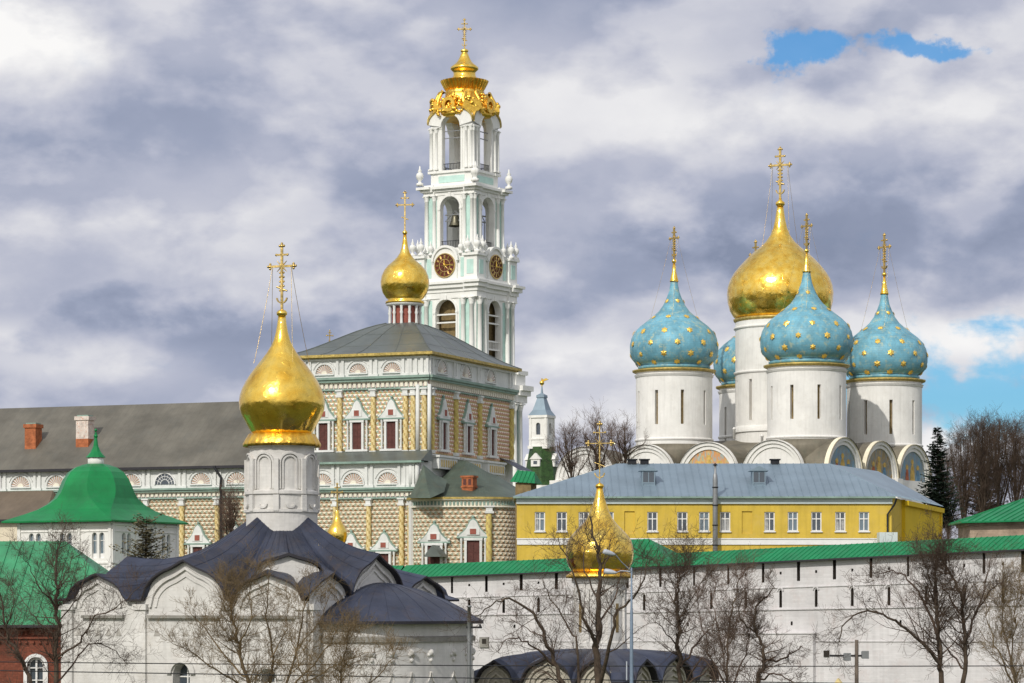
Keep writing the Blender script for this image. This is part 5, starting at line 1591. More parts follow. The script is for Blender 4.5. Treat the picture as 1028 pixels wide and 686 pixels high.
    for k in range(n):
        (a0, z0), (a1, z1) = pts[k], pts[k+1]
        gd.face([(a0*1.06, -.2, z0 + .02), (a1*1.06, -.2, z1 + .02), (a1*1.06, -.2, z1 + .14), (a0*1.06, -.2, z0 + .14)], 1)
        gd.face([(a0*1.06, -.2, z0 + .14), (a1*1.06, -.2, z1 + .14), (a1*.5, 4.0, z1*.35 + zt0*.65 + .25), (a0*.5, 4.0, z0*.35 + zt0*.65 + .25)], 0)
        gd.face([(a0*1.06, -.2, z0 + .02), (a1*1.06, -.2, z1 + .02), (a1*1.06, .3, z1 + .02), (a0*1.06, .3, z0 + .02)], 1)
    gd.build('corner_gable_roof', [M['roof_dark'], M['edge_dark']], g0)
    # drum
    T = lambda p: (dx + (rd - p[1])*cos(p[0]/rd), dy + (rd - p[1])*sin(p[0]/rd), p[2])
    mb = MB(); mb.lathe([(rd*1.07, zq(545)), (rd*1.07, zq(516)), (rd*1.12, zq(515)), (rd*1.12, zq(512.5)), (rd*1.05, zq(512)), (rd*1.05, zq(498)), (rd*1.11, zq(497)), (rd*1.11, zq(494)), (rd*1.0, zq(492.5)), (rd*.97, zq(450)), (rd*1.02, zq(449)), (rd*1.02, zq(446))], dx, dy, 48, sm=False)
    dr = mb.build('drum', M['white_old'], R)
    mb = MB(T); nb = 8; per = 2*pi*rd
    for k in range(nb):
        c_ = per*(k + .5)/nb + .12 + per/nb*.45; hw = per/nb*.40
        z1 = zq(466)
        for rr_, dd in ((hw, .08), (hw*.74, .045)):
            mb.arc_band(c_, z1, rr_ - .07, rr_, -dd, .03, n=12)
            for q_ in (-1, 1):
                a_, b_ = sorted((c_ + q_*(rr_ - .07), c_ + q_*rr_)); mb.box(a_, b_, -dd, .03, zq(492), z1)
        mb.box(c_ + per/nb/2 - .09, c_ + per/nb/2 + .09, -.18, .03, zq(497), zq(462))
        mb.arc_band(c_, zq(507), .12, .19, -.16, 0, pi, 2*pi, 8); 
        mb.box(c_ + per/nb/2 - .1, c_ + per/nb/2 + .1, -.2, 0, zq(514), zq(498))
    mb.build('blind_arcade', M['white_old'], dr)
    # gold skirt + dome
    def wob(j, a): return 1 + .012*sin(24*a)
    mb = MB(); mb.lathe([(rd*.98, zq(445)), (38.5*s, zq(449)), (38.8*s, zq(446)), (36*s, zq(441)), (33*s, zq(436))], dx, dy, 96, wob=wob); mb.build('gold_skirt', M['gold2'], R)
    prof = [(29, 437), (31, 434), (35, 426.5), (39.5, 418.5), (42.4, 411.5), (43.2, 404), (42.2, 397), (39.8, 390), (36.2, 383), (31.6, 376), (26.3, 368.8), (20.6, 361.6), (15.2, 354.6), (11.2, 348), (8.2, 341.3), (6.2, 334), (4.8, 326), (3.8, 317)]
    onion(R, dx, dy, s, zq, prof, M['gold'], n=64)
    mb = MB(); mb.lathe([(3.4*s, zq(318)), (5.3*s, zq(316)), (5.5*s, zq(314)), (4*s, zq(312)), (1.6*s, zq(311))], dx, dy, 16); mb.build('gold_finial', M['gold'], R)
    cross('cross', R, dx, dy, zq(311), 64*s, radians(10) - th*0, rich=True, chains=(30*s, zq(366)), th=.045)
    # apse
    ac = (0.0, YB(382)); a_, b_ = APSE_AB
    print('ac', ac, [[round(514 + FPX*(R.loc.x + cos(th)*(ac[0] + a_*cos(t)) - sin(th)*(ac[1] + b_*sin(t)))/(R.loc.y + sin(th)*(ac[0] + a_*cos(t)) + cos(th)*(ac[1] + b_*sin(t)))) for t in (-pi/2, -1, -.5, 0, .3, .6, .9, 1.2, pi/2)]])
    ze = CZ + (HOR - 625)*(R.loc.y + 1.0)/FPX
    n = 48
    def pl(k, sc=1.0, add=0.0):
        t = -pi/2 + pi*k/n; e = .8
        cx_ = abs(cos(t))**e; sy_ = abs(sin(t))**e*(1 if t > 0 else -1)
        return (ac[0] + (a_ + add)*sc*cx_, ac[1] + (b_ + add)*sc*sy_)
    ring = lambda z, sc=1.0, add=0.0: [(pl(k, sc, add)[0], pl(k, sc, add)[1], z) for k in range(n + 1)]
    mb = MB(); mb.rings([ring(-.3), ring(ze - .02)], 0, True, closed=False)
    ap = mb.build('apse_wall', M['white_old'], R)
    mb = MB(); mb.rings([ring(ze - .78, 1, .02), ring(ze - .78, 1, .10), ring(ze - .60, 1, .10), ring(ze - .55, 1, .02)], 0, False, closed=False)
    mb.build('apse_band', M['stone_band'], ap)
    # scalloped arcade relief + rosettes
    mb = MB()
    for c_ in range(3, n - 2, 4):
        for j in range(9):
            t0 = j/9*pi; t1 = (j+1)/9*pi
            def q_(t, o):
                kk = c_ + 1.9*cos(t); zz = ze - 1.95 - (.55 + o)*sin(t)
                x, y = pl(kk, 1, .06); return (x, y, zz)
            mb.face([q_(t0, 0), q_(t1, 0), q_(t1, .1), q_(t0, .1)]); 
            p0, p1 = q_(t0, .1), q_(t1, .1); i0, i1 = pl(c_ + 1.9*cos(t0)), pl(c_ + 1.9*cos(t1))
            mb.face([p0, p1, (i1[0], i1[1], p1[2]), (i0[0], i0[1], p0[2])])
        x, y = pl(c_ + 2, 1, .02); mb.sphere((x, y, ze - 1.2), .14, 6); mb.sphere((x, y, ze - 1.5), .09, 6)
        for dz in (-.2, .2): mb.sphere((pl(c_ + 2 + dz*2.2, 1, .02)[0], pl(c_ + 2 + dz*2.2, 1, .02)[1], ze - 1.3), .08, 6)
    mb.build('carved_frieze', M['white_old'], ap)
    # bulging sheet roof
    rs = []
    ztop = R.Z(586.5, 0, ac[1])
    for t in (0, .08, .2, .35, .5, .65, .8, .92, 1):
        h = ze + .05 + (ztop - ze)*(1 - (1 - t)**1.7)*(1 if t > .1 else .8)
        rs.append([(x, y, z) for x, y, z in ring(h, 1 - t*.98, .42)])
    mb = MB(); mb.rings(rs, 0, True, closed=False)
    for k in range(0, n + 1, 4): mb.tube([(q_[k][0], q_[k][1], q_[k][2] + .002) for q_ in rs], .010, 4)
    ar = mb.build('apse_roof', M['roof_dark'], R)
    mb = MB(); mb.rings([ring(ze + .05, 1, .42), ring(ze - .07, 1, .42), ring(ze - .07, 1, .0)], 0, False, closed=False); mb.build('apse_eave', M['edge_dark'], ar)
front_church()

def second_church():
    th = -radians(27); D = 122.0
    wA, wB = 6.9, 9.5
    R0 = Root.__new__(Root); w = Pw(622, HOR, D); R0.loc = Vector((w.x, w.y, 0)); R0.rot = th
    XA = lambda px: R0.X(px) + wA; YB = lambda px: R0.Y(px)
    bA = [(XA(499), .85), (XA(551), 1.15), (XA(599), .80)]; bB = [(YB(643), 1.1), (YB(674), 1.6), (YB(708), 1.3)]
    zA = [R0.Z(664, bA[0][0] - wA, 0), R0.Z(660, bA[1][0] - wA, 0), R0.Z(663, bA[2][0] - wA, 0)]
    zB = [R0.Z(662.5, 0, bB[0][0]), R0.Z(659, 0, bB[1][0]), R0.Z(665, 0, bB[2][0])]
    R, sides, fA, fB, zv = keel_church('small_stone_church', 'low church half hidden by trees with keel gables and gold onion dome', D, 622, wA, wB, bA, bB, zA, zB, 686, None, None, th, None)
    dc = R.hit(602, 650, y=4.0); dx, dy = dc.x, 4.0
    s = (R.loc.y + sin(th)*dx + cos(th)*dy)/FPX; zq = lambda py: CZ + (HOR - py)*s
    rd = 26*s
    outer = []; ov = .32
    for i, (pf, hf, W, nrm) in enumerate(sides):
        n = 60
        for k in range(n):
            s_ = W*k/n; x, y = pf(s_); ox, oy = nrm[0]*ov, nrm[1]*ov
            if k == 0: pn = sides[i-1][3]; ox += pn[0]*ov; oy += pn[1]*ov
            outer.append((x + ox, y + oy, hf(s_) + .08))
    def ringat(t):
        rr = []
        for x, y, z in outer:
            a = atan2(y - dy, x - dx); ix, iy = dx + cos(a)*rd, dy + sin(a)*rd; iz = zq(651)
            rr.append((x + (ix - x)*t, y + (iy - y)*t, z + (iz - z)*(t**.55)))
        return rr
    mb = MB(); mb.rings([ringat(t) for t in (0, .1, .22, .4, .6, .8, 1)], 0, False); roof = mb.build('roof', M['roof_dark'], R)
    lo = [(x, y, z - .12) for x, y, z in outer]; inn = [(max(-wA, min(0, x)), max(0, min(wB, y)), z) for x, y, z in lo]
    mb = MB(); mb.rings([outer, lo, inn], 0); mb.build('eave', M['edge_dark'], roof)
    for i, (pf, hf, W, nrm) in enumerate(sides):
        mb = MB(); n = 60
        for k in range(n):
            a, b = W*k/n, W*(k+1)/n; p, q = pf(a), pf(b)
            mb.face([(p[0], p[1], -.3), (q[0], q[1], -.3), (q[0], q[1], hf(b)), (p[0], p[1], hf(a))])
        T = (lambda p: (p[0] - wA, p[1], p[2])) if i == 0 else ((lambda p: (-p[1], p[0], p[2])) if i == 1 else None)
        if T:
            mb.T = T
            for c_, hw in (bA if i == 0 else bB):
                zc = hf(c_)
                for off in (.14, .38, .62):
                    hh = hw - off
                    if hh < .15: continue
                    for k in range(16):
                        t0, t1 = -1 + k/8, -1 + (k+1)/8
                        f = lambda t, o: (c_ + t*(hh - o), zv - .2 + (zc - off*1.2 - o - zv + .2)*ogive(t))
                        a0, a1, b0, b1 = f(t0, 0), f(t1, 0), f(t0, .09), f(t1, .09)
                        mb.face([(a0[0], -.1, a0[1]), (a1[0], -.1, a1[1]), (b1[0], -.1, b1[1]), (b0[0], -.1, b0[1])])
                        mb.face([(b0[0], -.1, b0[1]), (b1[0], -.1, b1[1]), (b1[0], 0, b1[1]), (b0[0], 0, b0[1])])
        mb.build('wall', M['dull'], R)
    mb = MB(); mb.lathe([(rd*1.06, zq(660)), (rd*1.06, zq(645)), (rd, zq(644)), (rd, zq(586)), (rd*1.08, zq(585)), (rd*1.08, zq(580))], dx, dy, 40, sm=False); dr = mb.build('drum', M['white_old'], R)
    T = lambda p: (dx + (rd - p[1])*cos(p[0]/rd), dy + (rd - p[1])*sin(p[0]/rd), p[2]); mb = MB(T); per = 2*pi*rd
    for k in range(8):
        c_ = per*(k + .5)/8; mb.arc_band(c_, zq(598), .26, .34, -.07, .02, n=10); mb.box(c_ + per/16 - .06, c_ + per/16 + .06, -.1, .02, zq(645), zq(592))
        mb.box(c_ - .08, c_ + .08, -.01, .02, zq(635), zq(606), 1)
    mb.build('blind_arcade', [M['white_old'], M['stone_dk']], dr)
    mb = MB(); mb.lathe([(rd, zq(579)), (33.5*s, zq(580.5)), (33.8*s, zq(578)), (28*s, zq(574))], dx, dy, 72, wob=lambda j, a: 1 + .012*sin(24*a)); mb.build('gold_skirt', M['gold2'], R)
    prof = [(27, 575), (30, 571), (33, 564), (34.2, 556), (33.7, 549), (31.6, 542.5), (27.6, 536.8), (22.6, 531.5), (17.6, 526.5), (13.2, 521), (10, 514.5), (7.5, 508), (5.3, 501), (3.9, 495), (3.1, 490)]
    onion(R, dx, dy, s, zq, prof, M['gold'], n=56)
    mb = MB(); mb.lathe([(2.8*s, zq(491)), (4.2*s, zq(489)), (4.2*s, zq(487)), (1.4*s, zq(485))], dx, dy, 14); mb.build('gold_finial', M['gold'], R)
    cross('cross', R, dx, dy, zq(486), 60*s, radians(-20) - th, rich=True, th=.020)
second_church()

# ------------------------------------------------------------------ green domed tower
def green_tower():
    D = 210.0; th = -radians(28)
    w = Pw(112, HOR, D)
    R = Root('green_domed_tower', 'white tower with paired arched windows under a bright green bell-shaped roof', 'tower', (w.x, w.y, 2.0), th)
    S = 8.3; Z = R.Z
    def faceT(i): return [(lambda p: (p[0] - S, p[1], p[2])), (lambda p: (-p[1], p[0], p[2])), (lambda p: (-p[0], S - p[1], p[2])), (lambda p: (-S + p[1], S - p[0], p[2]))][i]
    zt = Z(524)
    for i in range(4):
        T = faceT(i)
        cs = [R.X(v) + S for v in (35, 66, 98.5)] if i < 1 else [S*.22, S*.52, S*.82]
        holes = []
        for j, c_ in enumerate(cs):
            z0 = Z(560.5)
            for q in (-.32, .32): holes.append((c_ + q - .22, c_ + q + .22, z0, Z(534.5), True))
        mb = MB(T); mb.wall(0, S, -2.5, zt, holes, depth=.3)
        wl = mb.build('wall', M['white'], R)
        for j in range(0, len(holes), 2):
            xa, xb = holes[j][0], holes[j+1][1]; za, zb = holes[j][2], holes[j][3]
            g = MB(T); g.box(xa - .05, xb + .05, .24, .29, za, zb, 0)
            for h in (holes[j], holes[j+1]):
                g.box((h[0]+h[1])/2 - .02, (h[0]+h[1])/2 + .02, .2, .24, za, zb, 1); g.box(h[0], h[1], .2, .24, zb - .6, zb - .55, 1)
                g.box(h[0], h[1], .18, .24, za + .0, za + .35, 1)
            g.build('window', [M['glass_b'], M['wframe']], R)
        mb = MB(T)
        for x_ in [0.12, S*.36, S*.66, S - .12]: mb.box(x_ - .12, x_ + .12, -.1, -.002, -2, zt)
        mb.box(0, S, -.12, -.002, Z(527), Z(525.5)); mb.box(0, S, -.08, -.002, Z(566), Z(564.5)); mb.box(0, S, -.07, -.002, Z(533.5), Z(532.8))
        mb.build('pilaster_strips', M['white'], wl)
    cx, cy = -S/2 - .25, S/2
    s = (R.loc.y + sin(th)*cx + cos(th)*cy)/FPX; zq = lambda py: CZ + (HOR - py)*s - 2.0
    # rings: (half size px, chamfer 0..1, row)
    rows = [(67, .02, 524.5), (61, .05, 521.5), (52.5, .16, 517), (45.5, .32, 512.5), (40.5, .55, 507), (37.5, .8, 501), (36, .95, 495), (34, 1, 488), (31, 1, 481), (26.5, 1, 474.5), (20, 1, 469.5), (13, 1, 467), (9, 1, 466)]
    def ring8(h, ch, z):
        k = h*(1 - (sqrt(2) - 1))*ch   # corner cut
        k = max(k, .001)
        return [(cx - h + k, cy - h, z), (cx + h - k, cy - h, z), (cx + h, cy - h + k, z), (cx + h, cy + h - k, z), (cx + h - k, cy + h, z), (cx - h + k, cy + h, z), (cx - h, cy + h - k, z), (cx - h, cy - h + k, z)]
    mb = MB(); mb.rings([ring8(h*s, ch, zq(y)) for h, ch, y in rows], 0, False, cap=True)
    mb.rings([ring8(67*s, .02, zq(524.5)), ring8(67*s, .02, zq(526)), ring8(56*s, .02, zq(526))], 0)
    mb.build('bell_roof', M['green'], R)
    mb = MB(); mb.lathe([(8.2*s, zq(468)), (8*s, zq(459))], cx, cy, 16); mb.build('white_collar', M['white'], R)
    mb = MB(); mb.lathe([(10*s, zq(459.5)), (9*s, zq(458)), (5*s, zq(453.5)), (2.6*s, zq(448)), (1.4*s, zq(440)), (1.0*s, zq(434))], cx, cy, 10, sm=False); mb.sphere((cx, cy, zq(438)), 2.2*s, 8); mb.sphere((cx, cy, zq(432)), 1.6*s, 8)
    mb.build('spire', M['green'], R)
green_tower()

# ------------------------------------------------------------------ red brick house with green roof
def brick_house():
    D = 131.0; w = Pw(60, HOR, D)
    R = Root('red_brick_building', 'red brick building with a faded green sheet roof beside the white church', 'building', (w.x, w.y, 0.0), 0)
    Z = R.Z; X = R.X
    xl = X(-130); xr = X(140)
    ze = Z(627.5, 0, -.5); yr = 6.5
    wx = X(36); hw = .38
    mb = MB(); mb.wall(xl, xr, -.3, ze - .02, [(wx - hw, wx + hw, Z(720), Z(660), True), (X(-20) - hw, X(-20) + hw, Z(720), Z(660), True)], depth=.35); mb.face([(xr, 0, -.3), (xr, 12, -.3), (xr, 12, ze), (xr, 0, ze)])
    wl = mb.build('wall', M['red_brick'], R)
    for xx in (wx, X(-20)):
        mb = MB(); f = .09
        z0, z1 = Z(720), Z(660)
        mb.box(xx - hw, xx + hw, .26, .3, z0, z1, 1)
        mb.box(xx - hw, xx - hw + f, .12, .26, z0, z1 - .3, 0); mb.box(xx + hw - f, xx + hw, .12, .26, z0, z1 - .3, 0); mb.box(xx - .04, xx + .04, .14, .26, z0, z1, 0)
        for k in range(5): mb.box(xx - hw, xx + hw, .15, .25, z1 - .5 - k*.55, z1 - .45 - k*.55, 0)
        mb.arc_band(xx, z1 - hw, hw - f, hw, .12, .26, n=10)
        mb.build('window', [M['wframe'], M['glass']], R)
        mb = MB(); mb.arc_band(xx, z1 - hw, hw + .01, hw + .16, -.08, .06, n=12)
        for q in (-1, 1): a, b = sorted((xx + q*(hw + .01), xx + q*(hw + .16))); mb.box(a, b, -.08, .06, z0, z1 - hw)
        mb.build('window_surround', M['wframe'], R)
    mb = MB()
    mb.box(xl, xr, -.16, -.003, Z(634), Z(632)); mb.box(xl, xr, -.24, -.003, Z(629.5), ze - .02); mb.box(xl, xr, -.1, -.003, Z(641.5), Z(639.5))
    k = xl
    while k < xr: mb.box(k, k + .12, -.14, -.003, Z(637.5), Z(634)); mb.box(k, k + .1, -.12, -.003, Z(646), Z(643.5)); k += .3
    mb.build('brick_cornice', M['red_brick'], wl)
    r1 = R.hit(66, 543.5, y=yr); zr = r1.z
    mb = MB()
    seamed(mb, (xl, -.5, ze), (xr + .5, -.5, ze), (r1.x, yr, zr), (xl, yr, zr), .55)
    mb.face([(xr + .5, -.5, ze), (xr + .5, 13.5, ze), (r1.x, yr, zr)]); mb.face([(xl, 13.5, ze), (xr + .5, 13.5, ze), (r1.x, yr, zr), (xl, yr, zr)])
    mb.box(xl, xr + .5, -.53, -.46, ze - .12, ze - .003, 1)
    mb.build('roof', [M['green_old'], M['edge_dark']], R)
brick_house()

# ------------------------------------------------------------------ far small tower, right tower, little cupola, small green roof
def far_tower():
    D = 520.0; th = -radians(25); w = Pw(544, HOR, D)
    R = Root('distant_spired_tower', 'small distant white tower with pointed roof rising from a green tiled base', 'tower', (w.x, w.y, 4.0), th)
    s = D/FPX; Z = R.Z
    def oc(r, z, n=8): return [(r*cos(2*pi*k/n + pi/8), r*sin(2*pi*k/n + pi/8), z) for k in range(n)]
    mb = MB(); mb.rings([oc(19*s, Z(490)), oc(14.5*s, Z(462)), oc(12*s, Z(449))], 0, cap=True); mb.build('tiled_base', M['green_tile'], R)
    mb = MB(); mb.rings([oc(22*s, 0), oc(22*s, Z(488))], 0, cap=True); mb.build('body', M['white'], R)
    a = 9.2*s
    for f in range(4):
        T = (lambda f: (lambda p: (p[0]*cos(f*pi/2) - p[1]*sin(f*pi/2), p[0]*sin(f*pi/2) + p[1]*cos(f*pi/2), p[2])))(f)
        mb = MB(T); mb.wall(-a, a, Z(449), Z(419), [(-.42, .42, Z(437), Z(425), True)], y=-a, depth=.4); mb.box(-.42, .42, -a + .35, -a + .4, Z(437), Z(425), 1)
        for q in (-1, 1): x0, x1 = sorted((q*(a - .35), q*a)); mb.box(x0, x1, -a - .15, -a, Z(449), Z(419))
        mb.build('lantern_wall', [M['white'], M['glass']], R)
        mb = MB(T); z0, z1 = Z(469), Z(459); yq = -14.6*s
        mb.box(-.85, .85, yq - .25, yq + 1.5, z0, z1 - .5, 0); mb.prism([(-1.1, z1 - .5), (0, z1 + .6), (1.1, z1 - .5)], yq - .4, yq + 1.5, 0); mb.box(-.35, .35, yq - .3, yq - .24, z0 + .4, z1 - .8, 1)
        mb.build('dormer', [M['white'], M['glass']], R)
    mb = MB()
    for z0, z1, r in ((Z(420), Z(417.5), 10.5), (Z(451), Z(448), 10.8), (Z(442), Z(440.5), 10.0)): mb.box(-r*s, r*s, -r*s, r*s, z0, z1)
    mb.build('cornice', M['white'], R)
    mb = MB(); sq = lambda r, z: [(-r, -r, z), (r, -r, z), (r, r, z), (-r, r, z)]
    mb.rings([sq(10.5*s, Z(417.5)), sq(7*s, Z(412)), sq(5*s, Z(405)), sq(3.6*s, Z(400)), sq(4.4*s, Z(399.5)), sq(4.2*s, Z(397)), sq(1*s, Z(395)), sq(.4*s, Z(388))], 0, cap=True)
    mb.build('pointed_roof', M['roof_blue'], R)
    mb = MB(); mb.sphere((0, 0, Z(384.5)), 2.5*s, 10); mb.tube([(0, 0, Z(388)), (0, 0, Z(380))], .12, 5); mb.prism([(-.2, Z(384)), (1.3, Z(381.5)), (.8, Z(380)), (.1, Z(381.5))], -.12, .12)
    mb.build('gilded_finial', M['gold'], R)
far_tower()

def corner_tower():
    D = 208.0; w = Pw(1062, HOR, D)
    R = Root('green_roofed_wall_tower', 'tan brick tower with wide green hipped roof at the right edge', 'tower', (w.x, w.y, 2.0), 0)
    s = D/FPX; Z = R.Z
    def oc(r, z, n=8, a0=pi/8): return [(r*cos(2*pi*k/n + a0), r*sin(2*pi*k/n + a0), z) for k in range(n)]
    mb = MB(); mb.rings([oc(102*s, -2.3), oc(102*s, Z(526))], 0); 
    mb.rings([oc(104*s, Z(529.5)), oc(104*s, Z(526.5))], 0)
    mb.build('brick_wall', M['tan_brick'], R)
    mb = MB()
    R0, R1 = oc(112*s, Z(525)), oc(2*s, Z(490))
    for k in range(8):
        seamed(mb, R0[k], R0[(k+1) % 8], R1[(k+1) % 8], R1[k], .55)
    mb.rings([oc(112*s, Z(525)), oc(112*s, Z(526.5)), oc(102*s, Z(526.5))], 0)
    mb.build('hipped_roof', M['green_seam'], R)
corner_tower()

def small_cupola():
    D = 240.0; w = Pw(338.5, HOR, D)
    R = Root('small_gold_domed_chapel', 'tiny gold cupola with thin cross peeping over the dark church roof', 'chapel', (w.x, w.y, 4.0), -radians(22))
    s = D/FPX; Z = R.Z
    mb = MB(); mb.box(-2.6, 2.6, -2.6, 2.6, -.3, Z(590)); mb.build('body', M['white'], R)
    mb = MB(); q = lambda r, z: [(-r, -r, z), (r, -r, z), (r, r, z), (-r, r, z)]
    mb.rings([q(3, Z(590)), q(.6, Z(566))], 0, cap=True); mb.build('roof', M['roof_ref'], R)
    mb = MB(); mb.lathe([(5*s, Z(570)), (5*s, Z(547))], 0, 0, 20); mb.build('drum', M['white'], R)
    mb = MB(); mb.lathe([(r*s, Z(y)) for r, y in [(6, 548), (7.5, 546.5), (9.2, 543), (10.2, 538), (9.8, 533.5), (7.8, 529), (5.3, 525.5), (3.4, 521.5), (2.3, 517), (2.4, 514), (1.5, 512)]], 0, 0, 32); mb.build('onion_dome', M['gold'], R)
    cross('cross', R, 0, 0, Z(512), 26*s, radians(30), rich=False, th=.06)
small_cupola()
def far_cross():
    D = 400.0; w = Pw(331, HOR, D)
    R = Root('distant_gilded_cross', 'faint small gold cross just above the left end of the hipped roof', 'cross', (w.x, w.y, 4.0), 0)
    s = D/FPX
    mb = MB(); mb.lathe([(1.4, 0), (1.4, R.Z(366)), (1.9, R.Z(362)), (1.6, R.Z(357)), (.5, R.Z(352)), (.12, R.Z(347))], 0, 0, 16); mb.build('cupola', M['gold'], R)
    cross('cross', R, 0, 0, R.Z(348), 16*s, radians(15), rich=False, th=.06)
far_cross()
def small_green_roof():
    D = 285.0; w = Pw(528, HOR, D)
    R = Root('green_roofed_hut', 'small hut with a bright green gable roof between church and yellow building', 'hut', (w.x, w.y, 4.0), -radians(20))
    Z = R.Z
    mb = MB(); mb.box(-.8, .8, -.8, .8, -.3, Z(485)); mb.build('walls', M['stone_dk'], R)
    mb = MB(); seamed(mb, (-1.25, -1.1, Z(484)), (1.3, -1.1, Z(486)), (.9, 0, Z(474)), (-.9, 0, Z(472)), .4); mb.face([(1.3, -1.1, Z(486)), (1.3, 1.1, Z(486)), (.9, 0, Z(474))]); mb.face([(-1.25, -1.1, Z(484)), (-1.25, 1.1, Z(484)), (-.9, 0, Z(472))])
    mb.face([(-1.25, 1.1, Z(484)), (1.3, 1.1, Z(486)), (.9, 0, Z(474)), (-.9, 0, Z(472))])
    mb.build('roof', M['green_seam'], R)
small_green_roof()

# ------------------------------------------------------------------ street furniture
def lamp_post():
    D = 84.0; w = Pw(634, HOR, D)
    R = Root('street_lamp', 'blue-grey street lamp post with two pale lamp heads in front of gold dome', 'street lamp', (w.x, w.y, gz(w.x, D)), 0)
    Z = R.Z; s = D/FPX
    mb = MB(); mb.lathe([(.10, 0), (.08, 2.5), (.050, Z(650)), (.042, Z(614)), (.032, Z(611)), (.022, Z(570))], 0, 0, 12); mb.build('pole', M['lampblue'], R)
    for dx_, yt, dy_ in ((-23, 556, -.9), (-20, 574, .8)):
        e = (dx_*s, dy_, Z(yt))
        a = MB(); a.tube([(0, 0, Z(574)), (e[0]*.5, e[1]*.5, (Z(574)*.5 + e[2]*.5) + .03), (e[0] + .15, e[1], e[2] - .03)], .018, 6); a.build('arm', M['lampwhite'], R)
        h = MB(); dirv = Vector((-1, dy_*.25, .30 if yt < 560 else .15)).normalized()
        c0 = Vector(e); pts = [c0 - dirv*.19, c0 - dirv*.12, c0 - dirv*.04, c0 + dirv*.06, c0 + dirv*.15, c0 + dirv*.19]
        h.tube(pts, [.02, .045, .065, .078, .078, .055], 12, cap=True); h.build('lamp_head', M['lampwhite'], R)
    mb = MB(); mb.tube([(-.14, -.05, Z(683)), (-.14, -.05, Z(664))], .022, 6); mb.build('marker_tube', M['lampwhite'], R)
lamp_post()
def utility_pole(px, ytop, D, label, side):
    w = Pw(px, HOR, D)
    R = Root('utility_pole', label, 'utility pole', (w.x, w.y, gz(w.x, D)), 0)
    Z = R.Z; s = D/FPX
    if side == 'flood':
        mb = MB(); mb.lathe([(.11, 0), (.06, Z(ytop))], 0, 0, 10); mb.build('pole', M['wood'], R)
        mb = MB(); mb.box(-27*s, 12*s, -.04, .04, Z(659.5), Z(657.5)); mb.build('crossarm', M['iron'], R)
        for dx_, dy_ in ((-10, 659), (8, 657)):
            mb = MB(); x = dx_*s; mb.box(x - .10, x + .10, -.2, .12, Z(dy_ + 4), Z(dy_ - 3), 0); mb.box(x - .115, x + .115, -.24, -.2, Z(dy_ + 4.4), Z(dy_ - 3.4), 1); mb.build('floodlight', [M['lampwhite'], M['galv']], R)
    else:
        mb = MB(); mb.lathe([(.09, 0), (.075, Z(640)), (.06, Z(ytop + 2)), (.09, Z(ytop + 2)), (.09, Z(ytop))], 0, 0, 10); mb.build('pole', M['galv'], R)
        mb = MB(); mb.box(-3*s, 13*s, -.04, .04, Z(631), Z(629)); mb.build('crossarm', M['iron'], R)
        mb = MB()
        for dx_ in (11,): mb.lathe([(.03, Z(629)), (.04, Z(628)), (.02, Z(626.5))], dx_*s, 0, 8)
        mb.build('insulator', M['iron'], R)
utility_pole(860, 642.5, 98.0, 'dark wooden pole with two floodlights before the fortress wall', 'flood')
utility_pole(471, 608, 104.0, 'grey pole with short crossarm beside the white church apse', 'arm')
def cable(y0, y1, D, label, sag):
    mb = MB(); pts = []
    for k in range(41):
        f = k/40; p = Pw(-140 + 1310*f, y0 + (y1 - y0)*f + sag*4*f*(1 - f), D); pts.append(p)
    mb.tube(pts, .018, 5)
    o = mb.build('overhead_cable', M['iron']); o['label'] = label; o['category'] = 'cable'
    return o
cable(663, 668, 103.0, 'upper thin black overhead cable crossing the whole view', 3)
cable(671, 690, 97.0, 'lower thin black overhead cable sagging across tree trunks', 1)

def yellow_kiosk():
    D = 150.0; w = Pw(842, HOR, D)
    R = Root('yellow_kiosk', 'small yellow gabled kiosk at the foot of the wall by the floodlight pole', 'kiosk', (w.x, w.y, 0.0), radians(-15))
    Z = R.Z
    mb = MB(); mb.box(-.3, .28, -.3, .3, -.1, Z(688)); mb.build('walls', M['yellow'], R)
    mb = MB(); mb.prism([(-.30, Z(689)), (-.02, Z(681)), (.28, Z(689))], -.3, .3); mb.build('gable_roof', M['pil'], R)
yellow_kiosk()

